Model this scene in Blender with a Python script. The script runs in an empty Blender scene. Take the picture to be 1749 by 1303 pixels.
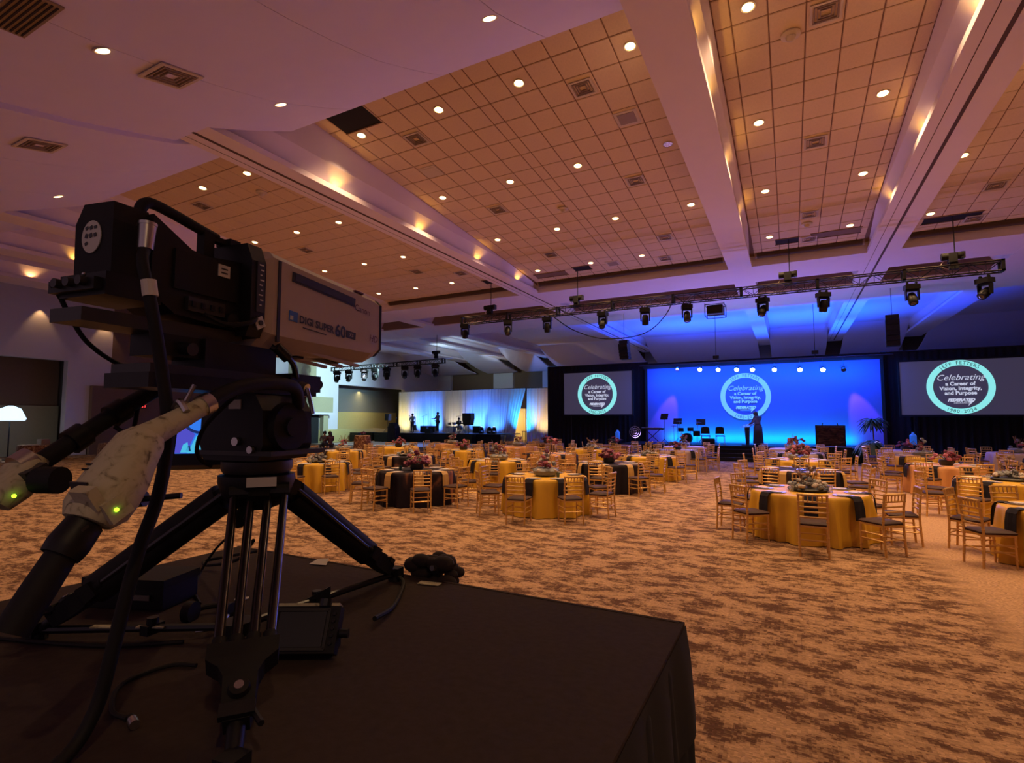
import bpy, bmesh, math, random
from mathutils import Vector, Matrix, Euler
PI = math.pi
S = bpy.context.scene
COL = S.collection
random.seed(7)

# ------------------------------------------------------------------ camera
cd = bpy.data.cameras.new('camera')
cam = bpy.data.objects.new('camera', cd)
COL.objects.link(cam)
cd.sensor_fit = 'HORIZONTAL'
cd.sensor_width = 36.0
cd.lens = 36.0 * 900.0 / 1749.0
cd.clip_start = 0.05
cd.clip_end = 300
cam.location = (0, 0, 2.0)
cam.rotation_euler = (PI / 2 + 0.0725, 0, 0.483)
S.camera = cam

# ------------------------------------------------------------------ world, exposure
W = bpy.data.worlds.new('world')
S.world = W
W.use_nodes = True
W.node_tree.nodes['Background'].inputs[0].default_value = (0.46, 0.28, 0.36, 1)
W.node_tree.nodes['Background'].inputs[1].default_value = 0.45
S.view_settings.view_transform = 'Standard'
S.view_settings.look = 'None'
S.view_settings.gamma = 1
S.view_settings.exposure = 0.0
S.view_settings.use_curve_mapping = False


def lamp(name, kind, loc, target, energy, color, size=0.1, spot=90, blend=0.6, sx=None, sy=None, parent=None):
    ld = bpy.data.lights.new(name, kind)
    ld.energy = energy
    ld.color = color
    if kind == 'AREA':
        ld.shape = 'RECTANGLE'
        ld.size = sx
        ld.size_y = sy
    else:
        ld.shadow_soft_size = size
    if kind == 'SPOT':
        ld.spot_size = math.radians(spot)
        ld.spot_blend = blend
    o = bpy.data.objects.new(name, ld)
    COL.objects.link(o)
    o.location = loc
    d = Vector(target) - Vector(loc)
    o.rotation_euler = d.to_track_quat('-Z', 'Y').to_euler()
    if parent:
        o.parent = parent
        o.matrix_parent_inverse = Matrix.Translation(-Vector(parent.location))
    return o


WARM = (1.0, 0.62, 0.30)
AMBER = (1.0, 0.50, 0.06)
# stage wash: rows of LED battens at the foot and the head of the cyclorama
CYC_Y = 32.2
lamp('cyc_foot_wash', 'AREA', (-1.7, 31.85, 0.86), (-1.7, 32.5, 1.5), 190, (0.0, 0.62, 1.0), sx=9.4, sy=0.12)
lamp('cyc_head_wash', 'AREA', (-1.7, 31.0, 4.95), (-1.7, 32.6, 2.0), 1000, (0.0, 0.11, 1.0), sx=11.0, sy=0.2)
lamp('cyc_purple_left', 'SPOT', (-5.59, 31.5, 4.85), (-6.7, 32.2, 1.4), 1300, (0.50, 0.10, 1.0), size=0.05, spot=30, blend=0.5)
lamp('cyc_purple_right', 'SPOT', (2.52, 31.5, 4.75), (3.6, 32.2, 1.4), 1300, (0.50, 0.10, 1.0), size=0.05, spot=30, blend=0.5)
for k, x in enumerate((-7.6, -4.6, -1.6, 1.4, 3.9)):  # unseen blue spots added behind the backdrop to brighten the ceiling
    lamp('ceiling_blue_fill', 'SPOT', (x, 33.3, 4.4), (x + (-1.0, -0.4, 0, 0.4, 1.0)[k], 34.2, 9.0), 2300, (0.0, 0.06, 1.0), size=0.12, spot=104, blend=0.5)
    lamp('ceiling_blue_fill', 'SPOT', (x, 38.6, 4.4), (x, 39.4, 9.0), 1900, (0.0, 0.07, 1.0), size=0.12, spot=100, blend=0.8)
lamp('stage_spill', 'AREA', (-2, 29.5, 6.4), (-2, 26, 0.0), 240, (0.45, 0.42, 1.0), sx=10, sy=0.4)
lamp('header_violet_fill', 'AREA', (-2, 28.3, 1.0), (-2, 24.5, 8.0), 420, (0.42, 0.30, 1.0), sx=11, sy=0.3)  # unseen violet panel added to tint the headers and beams lavender
# cool wash from the side truss
lamp('side_truss_wash_wall', 'SPOT', (-26.7, 31.0, 6.0), (-36.0, 32.5, 5.2), 6500, (0.55, 0.92, 1.0), size=0.2, spot=78, blend=0.7)
lamp('side_truss_wash_far', 'SPOT', (-23.6, 30.8, 6.0), (-27.0, 44.0, 9.5), 2600, (0.6, 0.9, 1.0), size=0.2, spot=46, blend=0.9)
lamp('side_truss_wash_floor', 'SPOT', (-29.0, 30.5, 5.9), (-29.0, 31.5, 0.0), 900, (0.72, 0.85, 1.0), size=0.2, spot=85, blend=0.8)
lamp('panel_spot', 'SPOT', (-26.0, 38.0, 4.2), (-25.2, 44.2, 8.8), 700, (0.8, 1.0, 1.0), size=0.1, spot=26, blend=0.6)
# band backdrop up-lights, warm and blue by turns
for x, c, e in ((-33.6, (1.0, 0.84, 0.36), 260), (-31.6, (0.04, 0.18, 1.0), 1250), (-29.6, (0.04, 0.18, 1.0), 1250), (-27.6, (1.0, 0.86, 0.66), 150),
                (-25.2, (0.04, 0.18, 1.0), 1250), (-23.4, (0.04, 0.20, 1.0), 600), (-20.6, (0.03, 0.30, 1.0), 1100), (-18.6, (1.0, 0.64, 0.26), 230)):
    lamp('backdrop_up_light', 'SPOT', (x, 39.75, 0.95), (x, 41.5, 2.2), e * 1.25, c, size=0.08, spot=82, blend=0.9)
lamp('far_ceiling_fill', 'AREA', (-3.0, 38.0, 2.0), (-3.0, 39.0, 9.0), 110, (0.75, 0.68, 0.85), sx=18, sy=1.5)  # unseen fill added behind the backdrop to lift the dark far ceiling
lamp('alcove_light', 'AREA', (-37.2, 39.5, 4.6), (-38.1, 39.5, 0.6), 130, (1.0, 0.80, 0.30), sx=0.4, sy=8)
lamp('corridor_light', 'AREA', (-21.2, 44.5, 3.2), (-21.2, 45.5, 1.0), 190, (1.0, 0.78, 0.34), sx=1.2, sy=0.6)


# ------------------------------------------------------------------ materials
def mat(name, color, rough=0.6, metal=0.0, var=0.0, scale=8.0, emit=None, estr=0.0, alpha=1.0, bump=0.0, stretch=None, trans=0.0, spec=0.5, sheen=0.0):
    m = bpy.data.materials.new(name)
    m.use_nodes = True
    nt = m.node_tree
    b = nt.nodes['Principled BSDF']
    c = (*color, 1)
    b.inputs['Base Color'].default_value = c
    b.inputs['Roughness'].default_value = rough
    b.inputs['Metallic'].default_value = metal
    b.inputs['Specular IOR Level'].default_value = spec
    if trans:
        b.inputs['Transmission Weight'].default_value = trans
    if sheen:
        b.inputs['Sheen Weight'].default_value = sheen
    if emit:
        b.inputs['Emission Color'].default_value = (*emit, 1)
        b.inputs['Emission Strength'].default_value = estr
    if var or bump:
        tc = nt.nodes.new('ShaderNodeTexCoord')
        n = nt.nodes.new('ShaderNodeTexNoise')
        n.inputs['Scale'].default_value = scale
        n.inputs['Detail'].default_value = 4
        if stretch:
            mp = nt.nodes.new('ShaderNodeMapping')
            mp.inputs['Scale'].default_value = stretch
            nt.links.new(tc.outputs['Object'], mp.inputs[0])
            nt.links.new(mp.outputs[0], n.inputs[0])
        else:
            nt.links.new(tc.outputs['Object'], n.inputs[0])
        if var:
            mx = nt.nodes.new('ShaderNodeMix')
            mx.data_type = 'RGBA'
            mx.inputs[6].default_value = tuple(max(0, v * (1 - var)) for v in color) + (1,)
            mx.inputs[7].default_value = tuple(min(1, v * (1 + var)) for v in color) + (1,)
            nt.links.new(n.outputs[0], mx.inputs[0])
            nt.links.new(mx.outputs[2], b.inputs['Base Color'])
        if bump:
            bp = nt.nodes.new('ShaderNodeBump')
            bp.inputs['Strength'].default_value = bump
            bp.inputs['Distance'].default_value = 0.02
            nt.links.new(n.outputs[0], bp.inputs['Height'])
            nt.links.new(bp.outputs[0], b.inputs['Normal'])
    return m


def mat_patches(name, c1, c2, c3, scale=3.0, stretch=(1, 1, 1), lo=0.45, hi=0.55, rough=0.7):
    """two-tone blotchy cloth"""
    m = bpy.data.materials.new(name)
    m.use_nodes = True
    nt = m.node_tree
    b = nt.nodes['Principled BSDF']
    b.inputs['Roughness'].default_value = rough
    b.inputs['Specular IOR Level'].default_value = 0.15
    tc = nt.nodes.new('ShaderNodeTexCoord')
    mp = nt.nodes.new('ShaderNodeMapping')
    mp.inputs['Scale'].default_value = stretch
    n = nt.nodes.new('ShaderNodeTexNoise')
    n.inputs['Scale'].default_value = scale
    n.inputs['Detail'].default_value = 3
    n.inputs['Distortion'].default_value = 1.0
    r = nt.nodes.new('ShaderNodeValToRGB')
    r.color_ramp.elements[0].position = lo
    r.color_ramp.elements[0].color = (*c1, 1)
    r.color_ramp.elements[1].position = hi
    r.color_ramp.elements[1].color = (*c2, 1)
    e = r.color_ramp.elements.new(min(0.99, hi + 0.12))
    e.color = (*c3, 1)
    nt.links.new(tc.outputs['Object'], mp.inputs[0])
    nt.links.new(mp.outputs[0], n.inputs[0])
    nt.links.new(n.outputs[0], r.inputs[0])
    nt.links.new(r.outputs[0], b.inputs['Base Color'])
    return m


def carpet_mat():
    m = bpy.data.materials.new('carpet')
    m.use_nodes = True
    nt = m.node_tree
    N, L = nt.nodes, nt.links
    b = N['Principled BSDF']
    b.inputs['Roughness'].default_value = 0.95
    b.inputs['Specular IOR Level'].default_value = 0.1
    tc = N.new('ShaderNodeTexCoord')

    def noise(sc, stretch, det, rough=0.6, dist=0.0, snap=None):
        src = tc.outputs['Object']
        if snap:
            sn = N.new('ShaderNodeVectorMath')
            sn.operation = 'SNAP'
            sn.inputs[1].default_value = snap
            L.new(src, sn.inputs[0])
            src = sn.outputs[0]
        mp = N.new('ShaderNodeMapping')
        mp.inputs['Scale'].default_value = stretch
        n = N.new('ShaderNodeTexNoise')
        n.inputs['Scale'].default_value = sc
        n.inputs['Detail'].default_value = det
        n.inputs['Roughness'].default_value = rough
        n.inputs['Distortion'].default_value = dist
        L.new(src, mp.inputs[0])
        L.new(mp.outputs[0], n.inputs[0])
        return n.outputs[0]

    def math_(op, a, bb, clamp=False):
        q = N.new('ShaderNodeMath')
        q.operation = op
        q.use_clamp = clamp
        for i, v in enumerate((a, bb)):
            if isinstance(v, (int, float)):
                q.inputs[i].default_value = v
            else:
                L.new(v, q.inputs[i])
        return q.outputs[0]

    def ramp(v, a, bb):
        r = N.new('ShaderNodeMapRange')
        r.inputs[1].default_value = a
        r.inputs[2].default_value = bb
        L.new(v, r.inputs[0])
        return r.outputs[0]
    big = noise(1.0, (2.6, 4.9, 1), 2.0, 0.55, snap=(0.035, 0.025, 1))
    med = noise(1.0, (10.0, 17.0, 1), 2.0, 0.7, snap=(0.028, 0.018, 1))
    fine = noise(1.0, (33.0, 55.0, 1), 1.0, 0.7, snap=(0.02, 0.013, 1))
    tuft = noise(90.0, (1, 1, 1), 2.0)
    s = math_('ADD', math_('MULTIPLY', big, 0.85), math_('ADD', math_('MULTIPLY', med, 0.72), math_('MULTIPLY', fine, 0.55)))
    dark = ramp(s, 0.995, 1.16)
    # the woven figure ends along the border of the room to the right
    sep = N.new('ShaderNodeSeparateXYZ')
    L.new(tc.outputs['Object'], sep.inputs[0])
    edge = math_('ADD', sep.outputs[0], math_('MULTIPLY', math_('SUBTRACT', med, 0.5), 0.8))
    inside = ramp(edge, 1.95, 1.6)
    dark = math_('MULTIPLY', dark, inside, True)
    mx = N.new('ShaderNodeMix')
    mx.data_type = 'RGBA'
    mx.inputs[6].default_value = (0.45, 0.268, 0.155, 1)
    mx.inputs[7].default_value = (0.105, 0.050, 0.031, 1)
    L.new(dark, mx.inputs[0])
    mt = N.new('ShaderNodeMix')
    mt.data_type = 'RGBA'
    mt.blend_type = 'MULTIPLY'
    mt.inputs[0].default_value = 1
    L.new(mx.outputs[2], mt.inputs[6])
    tr = N.new('ShaderNodeMapRange')
    tr.inputs[1].default_value = 0.3
    tr.inputs[2].default_value = 0.7
    tr.inputs[3].default_value = 0.55
    tr.inputs[4].default_value = 1.18
    L.new(fine, tr.inputs[0])
    L.new(tr.outputs[0], mt.inputs[7])
    L.new(mt.outputs[2], b.inputs['Base Color'])
    bp = N.new('ShaderNodeBump')
    bp.inputs['Strength'].default_value = 0.4
    bp.inputs['Distance'].default_value = 0.01
    L.new(tuft, bp.inputs['Height'])
    L.new(bp.outputs[0], b.inputs['Normal'])
    return m


M = {}
M['carpet'] = carpet_mat()
M['tile'] = mat('ceiling_tile', (0.72, 0.555, 0.37), 0.9, var=0.10, scale=30, spec=0.1)
M['grid'] = mat('ceiling_grid', (0.22, 0.12, 0.06), 0.9)
M['plaster'] = mat('painted_plaster', (0.82, 0.72, 0.80), 0.75, var=0.03, scale=2, spec=0.2)
M['plaster2'] = mat('wave_panel_plaster', (0.74, 0.68, 0.90), 0.8, var=0.03, scale=2, spec=0.15)  # mauve paint with extra stage-light purple mixed into its colour
M['joint'] = mat('shadow_joint', (0.10, 0.06, 0.05), 0.9)
M['coffer'] = mat('shaded_coffer', (0.26, 0.175, 0.14), 0.85, var=0.05)  # coffer brown darkened to carry the shade of the recess
M['roll'] = mat('cove_shade_dark', (0.075, 0.045, 0.03), 0.85, var=0.1)  # dark tone standing in for the shade of the cove
M['wall'] = mat('wall_paint', (0.64, 0.60, 0.64), 0.8, var=0.04, scale=3, spec=0.2)
M['brown'] = mat('brown_wall_fabric', (0.20, 0.125, 0.08), 0.9, var=0.12, scale=12)
M['olive'] = mat('olive_wall_fabric', (0.36, 0.32, 0.20), 0.9, var=0.08, scale=12)
M['wains'] = mat('wainscot', (0.50, 0.40, 0.16), 0.8, var=0.1, scale=6)
M['greywall'] = mat('grey_alcove', (0.17, 0.17, 0.17), 0.9, var=0.08, scale=5)
M['black'] = mat('black_drape', (0.006, 0.006, 0.008), 0.95, var=0.2, scale=6)
M['blackmetal'] = mat('black_metal', (0.012, 0.012, 0.013), 0.35, 0.3)
M['blackplastic'] = mat('black_plastic', (0.006, 0.0055, 0.0055), 0.5, var=0.2, scale=20, bump=0.05, spec=0.3)
M['rubber'] = mat('black_rubber', (0.006, 0.0055, 0.0055), 0.7, var=0.2, scale=30, spec=0.3)
M['darkgrey'] = mat('dark_grey_plastic', (0.017, 0.015, 0.014), 0.5)
M['steel'] = mat('steel', (0.5, 0.48, 0.45), 0.3, 1.0)
M['alu'] = mat('truss_aluminium', (0.035, 0.028, 0.025), 0.4, 0.8)
M['gold'] = mat('gold_chair_paint', (0.62, 0.36, 0.11), 0.32, 0.40, var=0.1, scale=20)
M['cushion'] = mat('brown_cushion', (0.045, 0.018, 0.018), 0.65, var=0.15, scale=10, spec=0.25)
M['goldcloth'] = mat('gold_satin', (0.60, 0.33, 0.028), 0.45, 0.0, var=0.06, scale=5, spec=0.3)
M['orangecloth'] = mat('orange_satin', (0.58, 0.27, 0.10), 0.45, var=0.06, scale=5, spec=0.3)
M['lilaccloth'] = mat('lilac_linen', (0.42, 0.30, 0.36), 0.6, var=0.06, scale=5)
M['darkcloth'] = mat_patches('dark_floral_cloth', (0.010, 0.006, 0.011), (0.026, 0.014, 0.018), (0.26, 0.10, 0.045), 1.6, (1, 1, 0.6), 0.44, 0.60)
M['stripecloth'] = mat_patches('striped_cloth', (0.014, 0.009, 0.014), (0.03, 0.017, 0.02), (0.36, 0.19, 0.07), 1.3, (1.6, 1.6, 0.05), 0.45, 0.55)
M['florcloth'] = mat_patches('brown_floral_cloth', (0.10, 0.035, 0.02), (0.20, 0.09, 0.05), (0.42, 0.26, 0.15), 9.0, (1, 1, 1), 0.40, 0.55)
M['napkin'] = mat('dark_napkin', (0.020, 0.017, 0.026), 0.8, var=0.15, scale=14, spec=0.15)
M['goldnapkin'] = mat('gold_napkin', (0.50, 0.29, 0.09), 0.55, var=0.08, scale=14)
M['charger'] = mat('charger_plate', (0.52, 0.44, 0.50), 0.15, 0.0, spec=0.6)
M['whitechina'] = mat('china', (0.62, 0.56, 0.55), 0.25)
M['glass'] = mat('glass', (0.9, 0.92, 0.92), 0.05, trans=0.9)
M['darkglass'] = mat('dark_tumbler', (0.02, 0.06, 0.06), 0.1, spec=0.7)
M['rose'] = mat('burgundy_blossom', (0.13, 0.014, 0.045), 0.65, var=0.35, scale=9)
M['pink'] = mat('pink_blossom', (0.32, 0.08, 0.13), 0.65, var=0.35, scale=9)
M['cream'] = mat('cream_blossom', (0.42, 0.35, 0.30), 0.65, var=0.2, scale=9)
M['silver'] = mat('silver_grey_foliage', (0.16, 0.16, 0.17), 0.5, 0.2, var=0.3, scale=9)
M['leaf'] = mat('green_leaf', (0.022, 0.055, 0.018), 0.5, var=0.3, scale=9)
M['twig'] = mat('dry_twig', (0.20, 0.12, 0.08), 0.8)
M['beige'] = mat('lens_housing_beige', (0.44, 0.35, 0.27), 0.55, var=0.05, scale=14, bump=0.02)
M['worn'] = mat_patches('worn_beige_paint', (0.12, 0.10, 0.06), (0.40, 0.365, 0.225), (0.46, 0.42, 0.27), 34.0, (1, 1, 1), 0.28, 0.40, 0.6)
M['sticker'] = mat('paper_sticker', (0.55, 0.52, 0.45), 0.7)
M['riser'] = mat('riser_carpet', (0.040, 0.027, 0.022), 0.95, var=0.25, scale=40, bump=0.1, spec=0.2)
M['carbon'] = mat('carbon_tube', (0.015, 0.012, 0.011), 0.22, 0.4, spec=0.8)
M['ink'] = mat('dark_ink', (0.02, 0.02, 0.025), 0.5)
M['inkred'] = mat('red_ink', (0.10, 0.015, 0.012), 0.5)
M['inkblue'] = mat('blue_emblem', (0.05, 0.14, 0.42), 0.5)
M['cyc'] = mat('blue_cast_cyc_cloth', (0.10, 0.15, 0.48), 0.85, spec=0.1)  # white cloth coloured blue to carry the blue wash
M['drapewhite'] = mat('ivory_drape', (0.72, 0.70, 0.66), 0.8, var=0.05, scale=3, spec=0.1)
M['screen'] = mat('projection_screen', (0.10, 0.10, 0.12), 0.6, emit=(0.13, 0.12, 0.23), estr=0.22)
M['glowcyan'] = mat('projected_ring', (0.1, 0.1, 0.1), 0.6, emit=(0.25, 0.80, 0.80), estr=1.0)
M['glowwhite'] = mat('projected_text', (0.1, 0.1, 0.1), 0.6, emit=(0.62, 0.66, 0.85), estr=0.85)
M['inkdark'] = mat('projected_dark_letter', (0.03, 0.06, 0.08), 0.8)
M['cycring'] = mat('projected_ring_on_cyc', (0.2, 0.2, 0.2), 0.8, emit=(0.13, 0.46, 0.95), estr=0.95)
M['cyctext'] = mat('projected_text_on_cyc', (0.2, 0.2, 0.2), 0.8, emit=(0.16, 0.48, 0.95), estr=0.95)
M['cycdark'] = mat('projected_blue_letter', (0.02, 0.10, 0.35), 0.8)
M['bulb'] = mat('lamp_glow', (1, 0.8, 0.5), 0.4, emit=(1.0, 0.62, 0.26), estr=6.0)
M['bulbhot'] = mat('lamp_glow_hot', (1, 0.8, 0.5), 0.4, emit=(1.0, 0.72, 0.30), estr=9.0)
M['reflector'] = mat('lamp_reflector', (0.75, 0.6, 0.4), 0.25, 0.8)
M['parglow'] = mat('par_lens_glow', (1, 1, 1), 0.4, emit=(1.0, 0.97, 0.85), estr=7.0)
M['lens'] = mat('glass_lens', (0.10, 0.10, 0.12), 0.06, 0.6, spec=1.0)
M['ventmetal'] = mat('vent_metal', (0.30, 0.22, 0.15), 0.6)
M['ventdark'] = mat('vent_dark', (0.03, 0.018, 0.014), 0.9)
M['ventpale'] = mat('vent_pale', (0.62, 0.52, 0.40), 0.7)
M['hole'] = mat('open_ceiling_void', (0.012, 0.008, 0.008), 0.95)
M['exitred'] = mat('exit_glow', (0.4, 0.02, 0.02), 0.5, emit=(1.0, 0.05, 0.04), estr=2.2)
M['ledgreen'] = mat('green_led', (0.1, 0.8, 0.0), 0.4, emit=(0.45, 1.0, 0.03), estr=2.5)
M['panelblue'] = mat('screen_blue', (0.02, 0.1, 0.3), 0.3, emit=(0.03, 0.22, 0.95), estr=0.85)
M['panelcyan'] = mat('screen_cyan', (0.02, 0.2, 0.3), 0.3, emit=(0.08, 0.62, 0.95), estr=0.8)
M['panelviolet'] = mat('screen_violet', (0.05, 0.05, 0.3), 0.3, emit=(0.10, 0.10, 0.75), estr=0.7)
M['panelnavy'] = mat('screen_navy', (0.01, 0.03, 0.12), 0.3, emit=(0.01, 0.04, 0.25), estr=0.5)
M['skin'] = mat('skin', (0.42, 0.24, 0.16), 0.6)
M['hair'] = mat('dark_hair', (0.015, 0.010, 0.008), 0.6)
M['dress'] = mat('dark_clothing', (0.02, 0.022, 0.035), 0.8, var=0.2)
M['shirt'] = mat('grey_shirt', (0.10, 0.10, 0.11), 0.8, var=0.2)
M['redshirt'] = mat('maroon_clothing', (0.06, 0.02, 0.02), 0.8, var=0.3)
M['jeans'] = mat('dark_trousers', (0.02, 0.02, 0.028), 0.8)
M['paleshirt'] = mat('pale_blue_shirt', (0.22, 0.28, 0.34), 0.8)
M['wood'] = mat('varnished_wood', (0.22, 0.09, 0.03), 0.4, var=0.3, scale=6, stretch=(1, 8, 1))
M['drumshell'] = mat('drum_shell', (0.35, 0.35, 0.37), 0.3, 0.4)
M['drumhead'] = mat('drum_head', (0.55, 0.55, 0.55), 0.6)
M['brass'] = mat('brass_cymbal', (0.45, 0.30, 0.10), 0.3, 0.9)
M['art'] = mat_patches('painted_canvas', (0.02, 0.015, 0.015), (0.10, 0.045, 0.03), (0.16, 0.09, 0.05), 3.5, (1, 1, 3), 0.35, 0.55)
M['bottleblue'] = mat('blue_bottle', (0.05, 0.2, 0.6), 0.3, emit=(0.02, 0.12, 0.7), estr=0.5)
M['cardboard'] = mat('paper_cup', (0.50, 0.36, 0.22), 0.7)
M['dance'] = mat('dance_floor', (0.55, 0.53, 0.52), 0.35, var=0.05, scale=2)
M['lampglow'] = mat('cool_lamp_shade', (0.6, 0.7, 0.8), 0.5, emit=(0.55, 0.80, 1.0), estr=1.6)
M['cloth_rag'] = mat('brown_rag', (0.022, 0.013, 0.009), 0.9, var=0.3, scale=14)
M['corridor'] = mat('corridor_paint', (0.62, 0.50, 0.24), 0.8)


# ------------------------------------------------------------------ mesh building
class B:
    def __init__(s):
        s.v = []
        s.f = []

    def add(s, v, f):
        n = len(s.v)
        s.v += [tuple(p) for p in v]
        s.f += [tuple(i + n for i in q) for q in f]
        return s

    def box(s, c, d, rot=None):
        hx, hy, hz = d[0] / 2, d[1] / 2, d[2] / 2
        v = [Vector((x, y, z)) for x in (-hx, hx) for y in (-hy, hy) for z in (-hz, hz)]
        if rot:
            R = Euler(rot).to_matrix() if not isinstance(rot, Matrix) else rot
            v = [R @ p for p in v]
        c = Vector(c)
        return s.add([p + c for p in v], [(0, 1, 3, 2), (4, 6, 7, 5), (0, 4, 5, 1), (2, 3, 7, 6), (0, 2, 6, 4), (1, 5, 7, 3)])

    def bx(s, x0, x1, y0, y1, z0, z1):
        return s.box(((x0 + x1) / 2, (y0 + y1) / 2, (z0 + z1) / 2), (x1 - x0, y1 - y0, z1 - z0))

    def cyl(s, p0, p1, r0, r1=None, n=10, cap=True):
        r1 = r0 if r1 is None else r1
        p0, p1 = Vector(p0), Vector(p1)
        a = (p1 - p0).normalized()
        u = a.orthogonal().normalized()
        w = a.cross(u)
        v = []
        for p, r in ((p0, r0), (p1, r1)):
            for i in range(n):
                t = 2 * PI * i / n
                v.append(p + (u * math.cos(t) + w * math.sin(t)) * r)
        f = [(i, (i + 1) % n, n + (i + 1) % n, n + i) for i in range(n)]
        if cap:
            f += [tuple(range(n - 1, -1, -1)), tuple(range(n, 2 * n))]
        return s.add(v, f)

    def tube(s, pts, r, n=8, sub=0):
        pts = [Vector(p) for p in pts]
        if sub:
            q = []
            P = [pts[0]] + pts + [pts[-1]]
            for i in range(1, len(P) - 2):
                for k in range(sub):
                    t = k / sub
                    a, b, c, d = P[i - 1], P[i], P[i + 1], P[i + 2]
                    q.append(0.5 * (2 * b + (c - a) * t + (2 * a - 5 * b + 4 * c - d) * t * t + (-a + 3 * b - 3 * c + d) * t ** 3))
            q.append(pts[-1])
            pts = q
        rs = r if isinstance(r, (list, tuple)) else None
        m = len(pts)
        v = []
        u = None
        for i, p in enumerate(pts):
            a = (pts[min(i + 1, m - 1)] - pts[max(i - 1, 0)])
            a = a.normalized() if a.length > 1e-9 else Vector((0, 0, 1))
            if u is None:
                u = a.orthogonal().normalized()
            else:
                u = (u - a * u.dot(a))
                u = u.normalized() if u.length > 1e-6 else a.orthogonal().normalized()
            w = a.cross(u)
            if rs:
                x = i / (m - 1) * (len(rs) - 1)
                k = min(int(x), len(rs) - 2)
                rr = rs[k] + (rs[k + 1] - rs[k]) * (x - k)
            else:
                rr = r
            for j in range(n):
                t = 2 * PI * j / n
                v.append(p + (u * math.cos(t) + w * math.sin(t)) * rr)
        f = [(i * n + j, i * n + (j + 1) % n, (i + 1) * n + (j + 1) % n, (i + 1) * n + j) for i in range(m - 1) for j in range(n)]
        f += [tuple(range(n - 1, -1, -1)), tuple(range((m - 1) * n, m * n))]
        return s.add(v, f)

    def lathe(s, prof, n=20, c=(0, 0, 0)):
        v = []
        for r, z in prof:
            for j in range(n):
                t = 2 * PI * j / n
                v.append((c[0] + r * math.cos(t), c[1] + r * math.sin(t), c[2] + z))
        m = len(prof)
        f = [(i * n + j, i * n + (j + 1) % n, (i + 1) * n + (j + 1) % n, (i + 1) * n + j) for i in range(m - 1) for j in range(n)]
        if prof[0][0] > 1e-6:
            f.append(tuple(range(n - 1, -1, -1)))
        if prof[-1][0] > 1e-6:
            f.append(tuple(range((m - 1) * n, m * n)))
        return s.add(v, f)

    def prism(s, poly, axis, a, b):
        """poly: 2-D points; axis 'x','y','z' = extrusion axis from a to b"""
        def P(u, w, t):
            return {'x': (t, u, w), 'y': (u, t, w), 'z': (u, w, t)}[axis]
        n = len(poly)
        v = [P(u, w, a) for u, w in poly] + [P(u, w, b) for u, w in poly]
        f = [(i, (i + 1) % n, n + (i + 1) % n, n + i) for i in range(n)] + [tuple(range(n - 1, -1, -1)), tuple(range(n, 2 * n))]
        return s.add(v, f)

    def loft(s, rings, cap=True):
        n = len(rings[0])
        v = [p for r in rings for p in r]
        m = len(rings)
        f = [(i * n + j, i * n + (j + 1) % n, (i + 1) * n + (j + 1) % n, (i + 1) * n + j) for i in range(m - 1) for j in range(n)]
        if cap:
            f += [tuple(range(n - 1, -1, -1)), tuple(range((m - 1) * n, m * n))]
        return s.add(v, f)

    def ball(s, c, r, n=8, m=5, sq=(1, 1, 1)):
        prof = [(math.sin(PI * i / m), -math.cos(PI * i / m)) for i in range(m + 1)]
        v = []
        for rr, z in prof:
            for j in range(n):
                t = 2 * PI * j / n
                v.append((c[0] + r * sq[0] * rr * math.cos(t), c[1] + r * sq[1] * rr * math.sin(t), c[2] + r * sq[2] * z))
        f = [(i * n + j, i * n + (j + 1) % n, (i + 1) * n + (j + 1) % n, (i + 1) * n + j) for i in range(m) for j in range(n)]
        return s.add(v, f)

    def mesh(s, name, m, smooth=False):
        me = bpy.data.meshes.new(name)
        me.from_pydata(s.v, [], s.f)
        bm = bmesh.new()
        bm.from_mesh(me)
        bmesh.ops.remove_doubles(bm, verts=bm.verts, dist=1e-6)
        bmesh.ops.recalc_face_normals(bm, faces=bm.faces)
        bm.to_mesh(me)
        bm.free()
        if m:
            me.materials.append(M[m] if isinstance(m, str) else m)
        if smooth:
            for p in me.polygons:
                p.use_smooth = True
            try:
                me.set_sharp_from_angle(angle=math.radians(40))
            except Exception:
                pass
        return me

    def obj(s, name, m, parent=None, smooth=False, loc=None, rot=None, **props):
        return put(name, s.mesh(name, m, smooth), parent, loc, rot, **props)


def put(name, me, parent=None, loc=None, rot=None, **props):
    o = bpy.data.objects.new(name, me)
    COL.objects.link(o)
    if parent:
        o.parent = parent
    if loc:
        o.location = loc
    if rot:
        o.rotation_euler = rot
    for k, v in props.items():
        o[k] = v
    return o


def thing(name, label, cat, loc=(0, 0, 0), rz=0.0, group=None):
    o = bpy.data.objects.new(name, None)
    COL.objects.link(o)
    o.empty_display_size = 0.1
    o.location = loc
    o.rotation_euler = (0, 0, rz)
    o['label'] = label
    o['category'] = cat
    if group:
        o['group'] = group
    return o


def struct(b, name, m, parent=None, **k):
    o = b.obj(name, m, parent, **k)
    if not parent:
        o['kind'] = 'structure'
    return o


def text_verts(body, size=1.0, shear=0.0, offset=0.0, align='CENTER', space=1.0, extrude=0.0):
    cu = bpy.data.curves.new('t', 'FONT')
    cu.body = body
    cu.size = size
    cu.shear = shear
    cu.offset = offset
    cu.align_x = align
    cu.space_character = space
    cu.resolution_u = 3
    cu.extrude = extrude
    o = bpy.data.objects.new('t', cu)
    COL.objects.link(o)
    dg = bpy.context.evaluated_depsgraph_get()
    me = bpy.data.meshes.new_from_object(o.evaluated_get(dg))
    v = [tuple(p.co) for p in me.vertices]
    f = [tuple(p.vertices) for p in me.polygons]
    bpy.data.objects.remove(o)
    bpy.data.curves.remove(cu)
    bpy.data.meshes.remove(me)
    return v, f


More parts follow.
